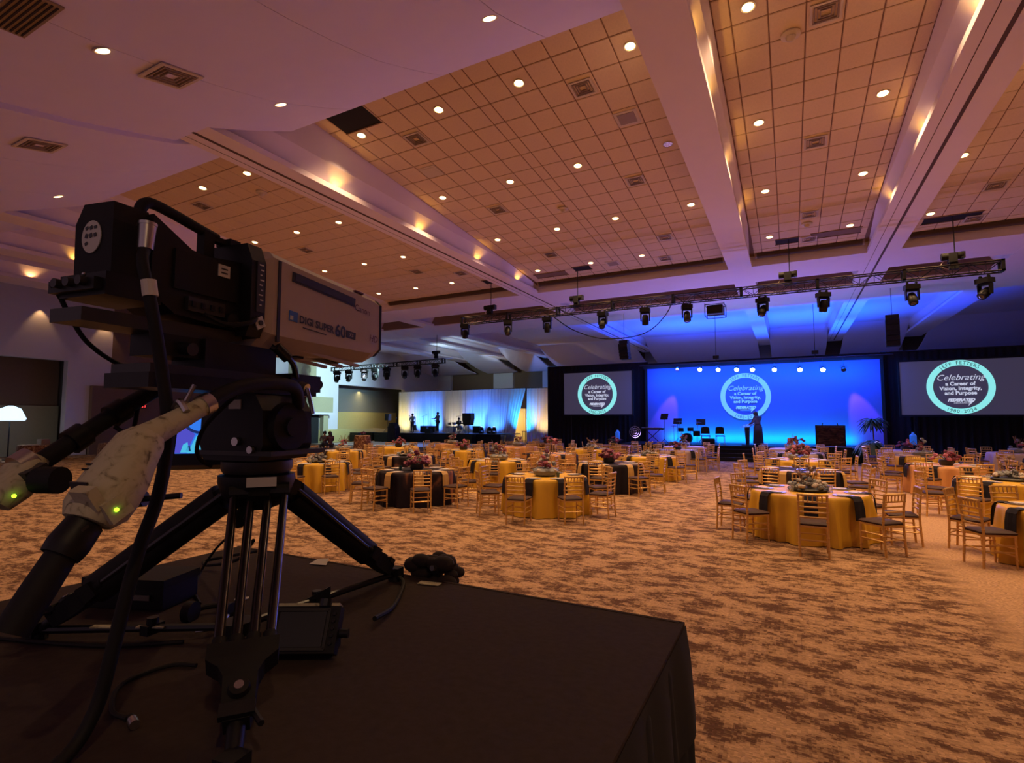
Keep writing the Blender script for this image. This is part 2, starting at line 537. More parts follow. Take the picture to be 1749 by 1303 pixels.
def flat_mesh(name, v, f, m):
    me = bpy.data.meshes.new(name)
    me.from_pydata(v, [], f)
    me.materials.append(M[m])
    return me


# ================================================================== STRUCTURE
ZB = 8.0                                    # underside of all beams
XL, XR, YN, YF = -36.0, 16.0, -7.0, 50.5


def zc(y):                                  # the tiled bays slope down towards the stage
    return 9.369 - (y - 9.42) * 0.07414


b = B().bx(XL - 2.5, XR, YN, YF + 1, -0.2, 0.0)
struct(b, 'floor', 'carpet')
b = B().bx(XL - 2.5, XR, YN, YF + 1, 10.2, 10.4)
struct(b, 'ceiling', 'coffer')

beams = [('trim_1', -11.35, -10.37), ('trim_2', -1.95, -1.10), ('trim_3', 2.69, 3.70), ('trim_4', 7.40, 8.60),
         ('trim_5', -20.90, -20.00), ('trim_6', -25.20, -24.20), ('trim_7', -30.30, -28.80)]
for nm, x0, x1 in beams:
    zt = 10.2
    w0, w1 = x0 + 0.30, x1 - 0.30
    # slab with cove lips and inclined webs
    poly = [(x0, ZB), (x1, ZB), (x1, ZB + 0.14), (x1 - 0.03, ZB + 0.14), (x1 - 0.03, ZB + 0.03), (w1, ZB + 0.03), (x1 + 0.07, 8.62), (x1 + 0.12, zt), (x0 - 0.12, zt), (x0 - 0.07, 8.62), (w0, ZB + 0.03), (x0 + 0.03, ZB + 0.03), (x0 + 0.03, ZB + 0.14), (x0, ZB + 0.14)]
    o = struct(B().prism(poly, 'y', YN, 46.8), nm, 'plaster')
    if nm in ('trim_1', 'trim_3'):
        xc = (x0 + x1) / 2 + (0.02 if nm == 'trim_1' else 0.0)
        B().bx(xc - 0.035, xc + 0.035, YN, 46, ZB - 0.012, ZB + 0.01).obj('partition_track', 'joint', o)
        B().bx(xc - 0.30, xc - 0.285, YN, 46, ZB - 0.004, ZB + 0.01).obj('track_edge', 'joint', o)

# cross headers
struct(B().bx(XL, XR, 22.42, 25.0, ZB + 0.003, 10.2), 'trim_8', 'plaster')
struct(B().bx(XL, XR, 27.42, 31.2, ZB + 0.003, 10.2), 'trim_9', 'plaster')
struct(B().bx(XL, XR, 27.36, 27.42, ZB + 0.05, 9.15), 'trim_30', 'coffer')  # dark strip added as the shade on the recess face of the header
struct(B().bx(XL, XR, 25.0, 27.42, 9.1, 9.2), 'ceiling_2', 'coffer')
struct(B().bx(XL, XR, 31.2, 44.0, 8.75, 8.85), 'ceiling_3', 'plaster')

# tiled bays: each tile a piece
bays = [('ceiling_4', -10.28, -2.06, True), ('ceiling_5', -1.00, 2.60, False), ('ceiling_6', 3.80, 7.30, False), ('ceiling_7', -19.30, -11.46, True),
        ('ceiling_8', -24.10, -21.00, False)]
Y0, DY = 9.42, 0.725
DYh = DY * math.cos(0.074)
tile_cache = {}


def tile_mesh(w, d):
    key = (round(w, 3), round(d, 3))
    if key not in tile_cache:
        g = 0.011
        bb = B()
        hx, hy = w / 2 - g, d / 2 - g
        v = [(-hx, -hy, 0), (hx, -hy, 0), (hx, hy, 0), (-hx, hy, 0), (-hx + .012, -hy + .012, -0.014), (hx - .012, -hy + .012, -0.014), (hx - .012, hy - .012, -0.014), (-hx + .012, hy - .012, -0.014)]
        bb.add(v, [(0, 1, 5, 4), (1, 2, 6, 5), (2, 3, 7, 6), (3, 0, 4, 7), (4, 5, 6, 7)])
        tile_cache[key] = bb.mesh('ceiling_tile', 'tile')
    return tile_cache[key]


for nm, x0, x1, wide in bays:
    y0, y1 = 7.6, 22.42
    v = [(x0 - .3, y0, zc(y0)), (x1 + .3, y0, zc(y0)), (x1 + .3, y1, zc(y1)), (x0 - .3, y1, zc(y1))]
    v += [(p[0], p[1], p[2] + 0.05) for p in v]
    base = struct(B().add(v, [(0, 1, 2, 3), (7, 6, 5, 4), (0, 4, 5, 1), (1, 5, 6, 2), (2, 6, 7, 3), (3, 7, 4, 0)]), nm, 'grid')
    # column lines
    xs = []
    if nm == 'ceiling_4':
        x = -2.84
        right = [-2.30]
        xs = [-2.06, -2.84, -3.45, -4.06, -4.67, -5.28, -5.89, -6.195]
        while xs[-1] - 0.61 > x0:
            xs.append(xs[-1] - 0.61)
        xs.append(x0)
    elif nm == 'ceiling_7':
        xs = [x1, -12.0]
        while xs[-1] - 0.61 > x0:
            xs.append(xs[-1] - 0.61)
        xs.append(x0)
    else:
        s0 = {'ceiling_5': -0.70, 'ceiling_6': 3.95, 'ceiling_8': -23.5}[nm]
        xs = [x0]
        q = s0
        while q < x1:
            xs.append(q)
            q += 0.61
        xs.append(x1)
    xs = sorted(xs)
    rows = [Y0 + DYh * j for j in range(-2, 19)]
    rows = [r for r in rows if r < y1 - 0.3]
    for i in range(len(xs) - 1):
        w = xs[i + 1] - xs[i]
        if w < 0.12:
            continue
        for r in rows:
            if nm in ('ceiling_7', 'ceiling_8') and r < 8.3:
                continue
            yc = r + DYh / 2
            xc = (xs[i] + xs[i + 1]) / 2
            put('ceiling_tile', tile_mesh(w, DY), base, (xc, yc, zc(yc) - 0.002), (-0.074, 0, 0))

B().box((-19.62, 15, zc(15) - .006), (.68, 14.9, .02), (-0.074, 0, 0)).obj('ceiling_margin', 'plaster', bpy.data.objects['ceiling_7'])
# cove shade built as a dark duct lying along the low end of each bay
for nm, x0, x1, wide in bays:
    t = thing('cove_shade_roll', 'dark cove-shade duct along the low end of the ' + {'ceiling_4': 'wide bay left of middle beam', 'ceiling_5': 'narrow bay right of middle beam', 'ceiling_6': 'tiled bay at the right edge', 'ceiling_7': 'tiled bay behind the video camera', 'ceiling_8': 'narrow bay by the left beams'}[nm], 'roll', (0, 22.20, 8.42))
    xa, xb = x0 + 0.08, x1 - 0.03
    B().cyl((xa, 0, 0), (xb, 0, 0), 0.17, n=14).obj('shade_roll', 'roll', t, smooth=True)
    for x in (xa, xb):
        B().cyl((x - .03, 0, 0), (x + .03, 0, 0), 0.18, n=14).obj('end_ring', 'ventmetal', t)

# wave panels of plaster hung below the ceiling, near end and far end
PP = [(8.20, 8.80), (7.6, 8.50), (6.97, 8.21), (6.33, 7.93), (5.43, 7.65), (4.6, 7.43), (3.5, 7.2), (2, 7.0), (0, 6.86), (-3, 6.8), (-7, 6.8)]


def pz(y):
    for (ya, za), (yb, zb) in zip(PP, PP[1:]):
        if y >= yb:
            return za + (zb - za) * (y - ya) / (yb - ya)
    return PP[-1][1]


def wave_strip(name, x0, x1, prof, parent, dz=0.0):
    bb = B()
    n = len(prof)
    v = []
    for y, z in prof:
        v += [(x0, y, z + dz), (x1, y, z + dz)]
    for y, z in prof:
        v += [(x0, y, z + dz + 0.12), (x1, y, z + dz + 0.12)]
    f = []
    for i in range(n - 1):
        a = 2 * i
        f += [(a, a + 1, a + 3, a + 2), (2 * n + a + 2, 2 * n + a + 3, 2 * n + a + 1, 2 * n + a), (a, a + 2, 2 * n + a + 2, 2 * n + a), (a + 1, 2 * n + a + 1, 2 * n + a + 3, a + 3)]
    f += [(0, 2 * n, 2 * n + 1, 1), (2 * n - 2, 2 * n - 1, 4 * n - 1, 4 * n - 2)]
    return bb.add(v, f).obj(name, 'plaster2', parent, smooth=True)


near = [('ceiling_9', [-10.20, -8.30, -5.84, -3.60, -1.95]), ('ceiling_10', [-19.4, -16.9, -14.2, -11.5]), ('ceiling_11', [-24.1, -21.0]), ('ceiling_12', [-28.7, -25.3]), ('ceiling_18', [-1.0, 2.6])]
for nm, xs in near:
    root = struct(B().bx(xs[0] + .02, xs[-1] - .02, -7, 7.9, 9.3, 9.34), nm, 'joint')
    for x0, x1 in zip(xs, xs[1:]):
        wave_strip('wave_panel', x0 + 0.006, x1 - 0.006, PP, root)
for nm, xa, xb in (('trim_1', -11.55, -10.16), ('trim_5', -21.05, -19.35), ('trim_6', -25.35, -24.05), ('trim_7', -30.3, -28.65)):
    wave_strip('soffit_strip', xa, xb, [(y, min(z + .10, 8.0)) for y, z in PP if y < 6.4], bpy.data.objects[nm])
far_prof = [(43.1 + (8.2 - y), z) for y, z in PP if y > 0.4]
for nm, x0, x1 in (('ceiling_13', -36, -30.3), ('ceiling_14', -28.8, -25.2), ('ceiling_15', -24.2, -20.9), ('ceiling_16', -20.0, -11.35), ('ceiling_17', -10.37, -1.95), ('ceiling_19', -1.1, 2.69), ('ceiling_20', 3.7, 7.4), ('ceiling_21', 8.6, 16)):
    root = struct(B().bx(x0, x1, 44.2, 50.5, 9.3, 9.34), nm, 'joint')
    wave_strip('wave_panel', x0, x1, far_prof, root)

# left wall: proud panels, alcoves, wainscot
def wl(y0, y1, z0, z1, m, name, x=XL, d=0.5):
    return struct(B().bx(x - d, x, y0, y1, z0, z1), name, m)


wl(YN, 2.0, 0, 10.2, 'wall', 'wall_left')
wl(2.0, 14.6, 5.33, 10.2, 'wall', 'wall_left_2')
wl(14.6, 16.75, 0, 10.2, 'wall', 'wall_left_3')
wl(16.75, 23.4, 0, 10.2, 'brown', 'wall_left_4')
struct(B().bx(XL, XL + 0.35, 15.7, 23.4, 0, 3.98), 'wall_left_5', 'brown')
wl(23.4, 29.4, 0, 10.2, 'wall', 'wall_left_6')
wl(29.4, 32.3, 0, 10.2, 'olive', 'wall_left_7')
wl(32.3, 34.85, 0, 10.2, 'wall', 'wall_left_8')
wl(34.85, 44.2, 5.18, 10.2, 'wall', 'wall_left_9')
wl(44.2, YF, 0, 10.2, 'wall', 'wall_left_10')
struct(B().bx(XL - 2.2, XL - 2.0, 34.4, 45.0, 2.75, 5.4), 'wall_left_11', 'greywall')
struct(B().bx(XL - 2.2, XL - 1.8, 34.4, 45.0, 0, 2.75), 'wall_left_12', 'wains')
struct(B().bx(XL - 2.2, XL - 2.0, 1.5, 15.0, 2.8, 5.6), 'wall_left_13', 'brown')
struct(B().bx(XL - 2.2, XL - 1.8, 1.5, 15.0, 0, 2.8), 'wall_left_14', 'olive')
struct(B().bx(XL, XL + 0.06, 32.3, 44.2, 0, 1.15), 'baseboard_left', 'wains')
struct(B().bx(XL, XL + 0.7, 29.6, 33.6, 2.62, 3.95), 'trim_10', 'olive')
struct(B().bx(XL, XL + 0.75, 29.55, 33.65, 2.45, 2.62), 'trim_11', 'wall')
dr = struct(B().bx(XL, XL + 0.12, 29.9, 32.6, 0, 2.45), 'door_1', 'black')
B().bx(XL + .12, XL + .16, 31.22, 31.27, 0.05, 2.4).obj('door_gap', 'ventdark', dr)
B().bx(XL + .12, XL + .18, 31.05, 31.12, 0.95, 1.25).obj('door_handle', 'steel', dr)
struct(B().bx(XL, XL + 0.5, 32.75, 33.3, 0, 2.45), 'trim_12', 'olive')
struct(B().bx(XL, XL + 0.10, 15.7, 23.4, 0, 0.9), 'baseboard_left_2', 'wood')
struct(B().bx(XL - 3, XL - 2.2, YN, YF, 0, 10.2), 'wall_left_15', 'greywall')

# far wall with pilasters, right wall
struct(B().bx(XL - 2.5, XR, YF, YF + 0.3, 0, 10.2), 'wall_back', 'brown')
for k, (x0, x1) in enumerate(((-36, -34.2), (-28.6, -26.2), (-22.7, -20.3), (-12, -10), (-2.5, -0.5), (6, 8))):
    struct(B().bx(x0, x1, YF - 0.35, YF, 0, 10.0), 'trim_%d' % (13 + k), 'wall')
struct(B().bx(XR, XR + 0.3, YN, YF, 0, 10.4), 'wall_right', 'brown')

# dance floor in front of the band
dfl = thing('dance_floor', 'pale portable dance floor laid in front of the band platform', 'dance floor', (-28.0, 34.0, 0))
for i in range(6):
    for j in range(3):
        B().bx(-6.6 + i * 2.2 + .01, -6.6 + (i + 1) * 2.2 - .01, -3.3 + j * 2.2 + .01, -3.3 + (j + 1) * 2.2 - .01, 0.002, 0.035).obj('floor_panel', 'dance', dfl)
for y in (-3.36, 3.36):
    B().bx(-6.7, 6.7, y - .06, y + .06, 0.0, 0.03).obj('edge_strip', 'alu', dfl)

# ================================================================== CEILING FITTINGS
ORD = ['nearest', 'second', 'third', 'fourth', 'fifth', 'sixth', 'seventh', 'eighth', 'ninth', 'tenth', 'eleventh', 'twelfth']
ring_me = B().lathe([(0.135, 0.0), (0.135, -0.012), (0.118, -0.012), (0.112, 0.0)], 20).mesh('trim_ring', 'ventpale', True)
refl_me = B().lathe([(0.112, -0.004), (0.085, 0.05), (0.05, 0.075), (0.0, 0.08)], 18).mesh('reflector', 'reflector', True)
bulb_me = B().ball((0, 0, 0.0), 0.108, 14, 6, (1, 1, 0.28)).mesh('bulb', 'bulb', True)
bulb2_me = B().ball((0, 0, 0.0), 0.105, 14, 6, (1, 1, 0.28)).mesh('bulb', 'bulbhot', True)


def downlight(x, y, z, label, tilt=0.074, power=420, hot=False, lit=True, sc=1.0):
    t = thing('ceiling_light', label, 'light', (x, y, z - 0.02), group='round downlights in the ceiling')
    t.rotation_euler = (-tilt, 0, 0)
    t.scale = (sc, sc, sc)
    put('trim_ring', ring_me, t)
    put('reflector', refl_me, t)
    if lit:
        put('bulb', bulb2_me if hot else bulb_me, t)
        lamp('downlight_beam', 'SPOT', (x, y, z - 0.10), (x, y, 0), power, WARM, size=0.09, spot=112, blend=0.7)


DLY = [9.80, 13.42, 17.0, 20.6]
bayn = {'a': 'wide tiled bay', 'b': 'bay behind the video camera', 'c': 'narrow bay right of the middle beam', 'd': 'bay at the right edge'}
for key, xs in (('a', (-9.53, -7.1, -4.97, -2.52)), ('b', (-18.6, -16.2, -14.05)), ('c', (-0.40, 2.04)), ('d', (4.2, 6.6))):
    for j, y in enumerate(DLY):
        for i, x in enumerate(xs):
            if key == 'a' and i == 3 and j in (2, 3) and j == 3:
                continue
            if key == 'a' and i == 3 and j == 1:
                downlight(x, y, zc(y), 'unlit round downlight by the middle beam in the wide tiled bay', lit=False)
                continue
            lr = {1: ['only'], 2: ['left', 'right'], 3: ['left', 'middle', 'right'], 4: ['far left', 'left middle', 'right middle', 'far right']}[len(xs)][i]
            downlight(x, y, zc(y), f'glowing round downlight, {ORD[j]} row, {lr} one in the {bayn[key]}', hot=(j == 0), sc=1.0)
for x, y, lab in ((-3.77, 6.46, 'glowing downlight in the right strip of the pale wave panel'), (-8.41, 6.51, 'glowing downlight near the lower edge of the pale wave panel'),
                  (-8.45, 3.62, 'glowing downlight high at left on the pale wave panel'), (-17.4, 6.6, 'twin-lamped downlight on the left wave panel above the camera')):
    downlight(x, y, pz(y) + 0.03, lab, tilt=-0.42, power=330)
# lamps of the part of the hall behind the photographer
for x, y in ((-13.5, 3.0), (-6.0, -1.5), (1.5, 5.5), (5.5, 8.5), (9.5, 12.0), (9.5, 17.5), (6.0, 1.5), (-23, 10), (-23, 16), (10.5, 22.5), (3.0, -2.0), (-26.5, 12.5)):
    lamp('downlight_beam', 'SPOT', (x, y, 7.0 if y < 4 else 8.3), (x, y, 0), 420, WARM, size=0.1, spot=112, blend=0.7)

# cove up-lights behind the beam lips
for xb, ys, sgn in ((-10.37, (9.9, 13.5, 17.1, 20.5), -1), (-1.10, (8.6, 10.4, 13.6, 17.2), -1), (2.69, (10.0, 13.9, 17.9), 1), (-24.2, (9.9, 13.5), -1), (-28.8, (10.2, 14.0), -1)):
    for k, y in enumerate(ys):
        xx = xb + sgn * 0.07
        lamp('cove_up_light', 'SPOT', (xx, y, 8.06), (xx - sgn * 0.10, y, 9.0), 15 if xb > -20 else 16, AMBER if xb > -28 else (1, 0.5, 0.16), size=0.02, spot=112, blend=0.8)
for y, z in ((13.2, 8.3), (16.3, 7.95)):
    lamp('wall_wash', 'SPOT', (-35.75, y, z), (-35.95, y, 4.0), 60, (1.0, 0.55, 0.22), size=0.03, spot=70, blend=0.6)

# air vents
vent_parts = []
for nm, a, m in (('frame', 0.30, 'ventpale'), ('louver', 0.225, 'ventmetal'), ('louver', 0.165, 'ventmetal'), ('louver', 0.105, 'ventmetal')):
    bb = B()
    w = 0.05 if nm == 'frame' else 0.016
    z0 = 0.0 if nm == 'frame' else 0.012
    h = 0.018 if nm == 'frame' else 0.05
    for c, d in (((0, a - w / 2, 0), (2 * a, w, h)), ((0, -a + w / 2, 0), (2 * a, w, h)), ((a - w / 2, 0, 0), (w, 2 * a - 2 * w, h)), ((-a + w / 2, 0, 0), (w, 2 * a - 2 * w, h))):
        bb.box((c[0], c[1], z0 - 0.004), d)
    vent_parts.append((nm, bb.mesh(nm, m)))
vent_parts.append(('backing', B().bx(-.27, .27, -.27, .27, 0.03, 0.045).mesh('backing', 'ventdark')))


def vent(x, y, z, label, tilt=0.074, sc=0.85):
    t = thing('air_vent', label, 'vent', (x, y, z - 0.035), group='square air vents in the ceiling')
    t.rotation_euler = (-tilt, 0, 0)
    t.scale = (sc, sc, sc)
    for nm, me in vent_parts:
        put(nm, me, t)


for x, y, lab in ((-3.76, 10.52, 'wide tiled bay, nearest row, right'), (-8.32, 10.52, 'wide tiled bay, nearest row, left'), (-8.32, 14.84, 'wide tiled bay, second row, left'),
                  (-3.72, 14.85, 'wide tiled bay, second row, right'), (-3.77, 19.18, 'wide tiled bay, third row, right'), (-8.27, 19.13, 'wide tiled bay, third row, left'),
                  (-4.19, 21.23, 'wide tiled bay, by the duct'),
                  (0.83, 10.49, 'bay right of the middle beam, nearest'), (0.82, 14.82, 'bay right of the middle beam, second'), (0.80, 19.17, 'bay right of the middle beam, third'),
                  (0.84, 21.30, 'bay right of the middle beam, by the duct'), (5.41, 19.19, 'bay at the right edge, nearer'), (5.48, 21.5, 'bay at the right edge, by the duct'),
                  (-17.44, 10.55, 'bay behind the video camera, nearest'), (-17.31, 14.83, 'bay behind the video camera, second'), (-14.64, 18.67, 'bay behind the video camera, third'),
                  (-12.89, 19.6, 'bay behind the video camera, by the left beam')):
    vent(x, y, zc(y), 'square louvered air vent in the ' + lab)
vent(-8.45, 4.54, pz(4.54) + 0.02, 'large square air vent on the pale wave panel', -0.24, 1.1)
vent(-12.94, 4.57, pz(4.57) + 0.02, 'dark air vent on the left wave panel', -0.24, 1.1)
g = thing('return_grille', 'brown long return grille at the top left corner', 'vent', (-8.36, 2.69, pz(2.69) - 0.01))
g.rotation_euler = (0.12, 0, 0)
B().bx(-.55, .55, -.22, .22, -0.01, 0.01).obj('frame', 'ventmetal', g)
for k in range(7):
    B().box((0, -.17 + k * .057, -0.015), (1.0, .02, .012)).obj('slat', 'ventdark', g)
for x, y, m, lab in ((-3.17, 11.94, 'ventmetal', 'grey square speaker grille in the wide tiled bay'), (-8.92, 11.99, 'ventpale', 'pale square speaker grille by the left beam'),
                     (-6.27, 21.01, 'ventmetal', 'grey square grille in the far row by the duct')):
    t = thing('ceiling_speaker', lab, 'speaker', (x, y, zc(y) - 0.03))
    t.rotation_euler = (-0.074, 0, 0)
    B().bx(-.27, .27, -.27, .27, -0.005, 0.02).obj('frame', 'ventpale', t)
    B().bx(-.2, .2, -.2, .2, -0.012, -0.004).obj('grille', m, t)
for x, y, lab in ((0.27, 10.8, 'small dome camera with a bright glint in the narrow bay'), (-6.31, 15.63, 'small dome camera in the middle of the wide bay'), (-14.67, 10.76, 'small dome camera above the camera handle'),
                  (0.75, 19.9, 'small dome camera near the far end of the narrow bay')):
    t = thing('dome_camera', lab, 'camera', (x, y, zc(y) - 0.02))
    B().lathe([(0.17, 0.0), (0.17, -0.03), (0.13, -0.05)], 16).obj('housing', 'ventpale', t, smooth=True)
    B().ball((0, 0, -0.05), 0.09, 12, 6).obj('dome', 'ventpale', t, smooth=True)
# open ceiling hatches where the chains come through
for x, y, w, d, lab in ((-9.25, 9.22, 1.15, 0.75, 'open black hatch by the near edge of the wide bay'), (-7.65, 21.05, 0.75, 0.5, 'small black hatch above the left chain motor'),
                        (0.15, 21.2, 0.75, 0.5, 'small black hatch above the middle chain motor'), (4.85, 21.2, 1.5, 0.5, 'wide black hatch above the right chain motor'),
                        (-12.2, 21.1, 0.7, 0.5, 'small black hatch by the left beam'), (-9.2, 21.3, 1.5, 0.5, 'brown recessed panel at the left end of the duct'), (1.65, 21.1, 1.5, 0.5, 'brown recessed panel over the duct right of the beam')):
    t = thing('ceiling_hatch', lab, 'hatch', (x, y, zc(y) - 0.02))
    t.rotation_euler = (-0.074, 0, 0)
    B().bx(-w / 2, w / 2, -d / 2, d / 2, -0.004, 0.0).obj('opening', 'brown' if 'brown' in lab else 'hole', t)
    for s in (-1, 1):
        B().bx(-w / 2 - .02, w / 2 + .02, s * d / 2 - .015, s * d / 2 + .015, -0.02, 0.0).obj('rim', 'grid', t)

# ================================================================== TRUSSES AND STAGE LIGHTS
chain_me = {}


def truss(label, p0, p1, size=0.32):
    p0, p1 = Vector(p0), Vector(p1)
    L = (p1 - p0).length
    t = thing('lighting_truss', label, 'truss', p0, math.atan2((p1 - p0).y, (p1 - p0).x))
    h = size / 2
    for y in (-h, h):
        for z in (-h, h):
            B().cyl((0, y, z), (L, y, z), 0.024, n=6).obj('chord', 'alu', t)
    n = max(1, round(L / 2.44))
    for k in range(n):
        x0, x1 = L * k / n, L * (k + 1) / n
        bb = B()
        m = 6
        for i in range(m):
            a, c = x0 + (x1 - x0) * i / m, x0 + (x1 - x0) * (i + 1) / m
            for y in (-h, h):
                bb.cyl((a, y, -h if i % 2 else h), (c, y, h if i % 2 else -h), 0.013, n=4)
            for z in (-h, h):
                bb.cyl((a, -h if i % 2 else h, z), (c, h if i % 2 else -h, z), 0.011, n=4)
            bb.cyl((c, -h, -h), (c, -h, h), 0.011, n=4)
        bb.obj('lacing', 'blackmetal', t, kind='stuff')
    for k in range(n + 1):
        x = L * k / n
        bb = B()
        for y in (-h, h):
            bb.box((x, y, 0), (0.09, 0.05, size + .05))
        for z in (-h, h):
            bb.box((x, 0, z), (0.09, size + .05, 0.05))
        bb.obj('joint_plate' if 0 < k < n else 'end_plate', 'blackmetal', t)
    return t


truss('long dark box truss hung with moving lights across the hall', (-13.7, 21.1, 6.72), (5.95, 21.1, 6.55))
truss('second smaller box truss over the band at left', (-33.0, 31.3, 6.12), (-21.3, 30.3, 6.12), 0.30)

mh_base = B().box((0, 0, -0.09), (0.40, 0.28, 0.15)).box((0, 0, -0.005), (0.30, 0.08, 0.05))
mh_base_me = mh_base.mesh('base', 'blackplastic')
mh_clamp_me = B().cyl((-0.12, -.03, 0.05), (-0.12, .03, 0.05), 0.035, n=8).mesh('clamp', 'blackmetal')
bb = B().box((0, 0, -0.20), (0.36, 0.12, 0.06))
mh_yoke_me = bb.mesh('yoke', 'blackplastic')
mh_arm_me = B().prism([(-.07, -.19), (.07, -.19), (.055, -.52), (-.055, -.52)], 'x', 0.15, 0.19).mesh('yoke_arm', 'blackplastic')
mh_head_me = B().lathe([(0.0, 0.20), (0.09, 0.19), (0.125, 0.10), (0.14, -0.05), (0.13, -0.20), (0.115, -0.22)], 14).mesh('head', 'blackplastic', True)
mh_lens_me = B().lathe([(0.0, -0.235), (0.07, -0.225), (0.10, -0.205), (0.10, -0.19)], 14).mesh('lens', 'lens', True)


def moving_head(p, label, tilt, pan, sc=1.0):
    t = thing('moving_light', label, 'stage light', p, pan, group='moving lights under the trusses')
    t.scale = (sc, sc, sc)
    put('base', mh_base_me, t)
    put('clamp', mh_clamp_me, t)
    put('clamp', mh_clamp_me, t, loc=(0.24, 0, 0))
    put('yoke', mh_yoke_me, t)
    put('yoke_arm', mh_arm_me, t)
    put('yoke_arm', mh_arm_me, t, rot=(0, 0, PI))
    h = put('head', mh_head_me, t, loc=(0, 0, -0.46), rot=(tilt, 0, 0))
    put('lens', mh_lens_me, h)
    return t


xsm = (-13.5, -11.2, -9.24, -6.72, -4.96, -3.35, -0.71, 1.19, 3.67, 5.49)
tl = (0.15, -0.55, 0.1, -0.5, 0.1, -0.35, -0.6, 0.25, -0.5, -0.9)
pn = (0.2, 0.5, 0.1, -0.2, 0.1, 0.3, -0.5, 0.5, 0.1, -0.9)
for k, x in enumerate(xsm):
    zt = 6.72 - 0.17 * (x + 13.7) / 19.65 - 0.16 - 0.06
    moving_head((x, 20.94, zt + 0.03), f'black moving light under the long truss, {ORD[k] if k else "first"} from its left end', tl[k], pn[k], 1.0)
xs2 = (-32.3, -30.9, -29.1, -27.95, -26.7, -24.85, -23.6, -21.95)
for k, x in enumerate(xs2):
    yy = 31.3 - (x + 33.0) / 11.7
    moving_head((x, yy - .15, 5.905), f'black moving light under the smaller left truss, {ORD[k] if k else "first"} from its left end', (-.5, -.5, -.45, -.5, .1, -.6, -.5, -.7)[k], (.4, .4, .3, .4, .1, .6, .5, .8)[k], 1.3)

# projector slung under the long truss
t = thing('projector', 'boxy projector in a wire cage under the long truss', 'projector', (-2.34, 21.1, 6.33))
B().bx(-.28, .28, -.25, .3, -.34, -.02).obj('body', 'blackplastic', t)
B().cyl((0.05, .3, -.18), (0.05, .42, -.18), .07, n=14).obj('lens', 'lens', t)
bb = B()
for x in (-.34, .34):
    for y in (-.3, .35):
        bb.cyl((x, y, -.42), (x, y, .05), .014, n=6)
for z in (-.42, .0):
    for x in (-.34, .34):
        bb.cyl((x, -.3, z), (x, .35, z), .014, n=6)
    for y in (-.3, .35):
        bb.cyl((-.34, y, z), (.34, y, z), .014, n=6)
bb.obj('cage', 'blackmetal', t)


def motor(p, ztop, label, zfix):
    t = thing('chain_motor', label, 'chain motor', p)
    B().cyl((-.30, 0, 0.02), (.24, 0, 0.02), .115, n=12).obj('motor_body', 'rubber', t, smooth=True)
    B().box((-.02, 0, -.04), (.22, .24, .30)).obj('gear_case', 'black', t)
    B().box((.24, 0, 0.02), (.10, .20, .20)).obj('end_cap', 'darkgrey', t)
    B().prism([(-.10, -.2), (.10, -.2), (.13, zfix + .03), (-.13, zfix + .03)], 'y', -.09, .09).obj('chain_bag', 'black', t)
    B().cyl((0.05, 0, .1), (0.05, 0, ztop - p[2]), .016, n=6).obj('chain', 'blackmetal', t)
    B().tube([(-.2, .05, -.05), (-.32, .05, -.25), (-.25, .05, zfix * .7), (-.1, .05, zfix + .05)], .012, 6, 4).obj('motor_cable', 'ventpale', t, smooth=True)


for x, lab, zz in ((-12.22, 'chain motor near the left end of the long truss', 7.22), (-7.92, 'chain motor left of the middle on the long truss', 7.20), (0.14, 'chain motor right of the middle on the long truss', 7.18), (4.80, 'large chain motor near the right end of the long truss', 7.18)):
    zt = 6.72 - 0.17 * (x + 13.7) / 19.65 + 0.18
    motor((x, 21.1, zz), zc(21.1) - 0.02, lab, zt - zz)
motor((-22.0, 30.37, 6.75), 8.0, 'chain motor at the right end of the smaller left truss', -.44)
bb = B().tube([(-9.0, 21.1, 6.5), (-8.2, 21.6, 5.9), (-7.0, 22.3, 5.55), (-5.6, 23.6, 5.9), (-4.9, 25.0, 7.0), (-4.7, 25.6, 8.0)], .022, 6, 6)
o = bb.obj('hanging_cable', 'blackplastic', smooth=True)
o['label'] = 'dark cable swagged from the long truss up to the ceiling'
o['category'] = 'cable'
# line array loudspeakers in the air
for x, z0, z1, lab in ((-8.1, 5.40, 6.25, 'short black hanging loudspeaker array left of the stage'), (4.3, 5.35, 6.55, 'tall black hanging loudspeaker array right of the stage')):
    t = thing('hanging_loudspeaker', lab, 'loudspeaker', (x, 29, z0), -0.1)
    n = 5
    hh = (z1 - z0) / n
    for k in range(n):
        q = B().prism([(-.26, 0), (.26, 0), (.26, hh * .95), (-.26, hh * .95)], 'y', -.22, .22)
        q.obj('cabinet', 'blackplastic', t, loc=(0, 0.02 * (n - k) ** 1.5, hh * k))
    B().box((0, 0.05, z1 - z0 + .12), (.5, .3, .18)).obj('rigging_frame', 'blackmetal', t)
    B().cyl((0, .05, z1 - z0 + .2), (0, .05, 8.0 - z0), .012, n=6).obj('hanging_chain', 'blackmetal', t)

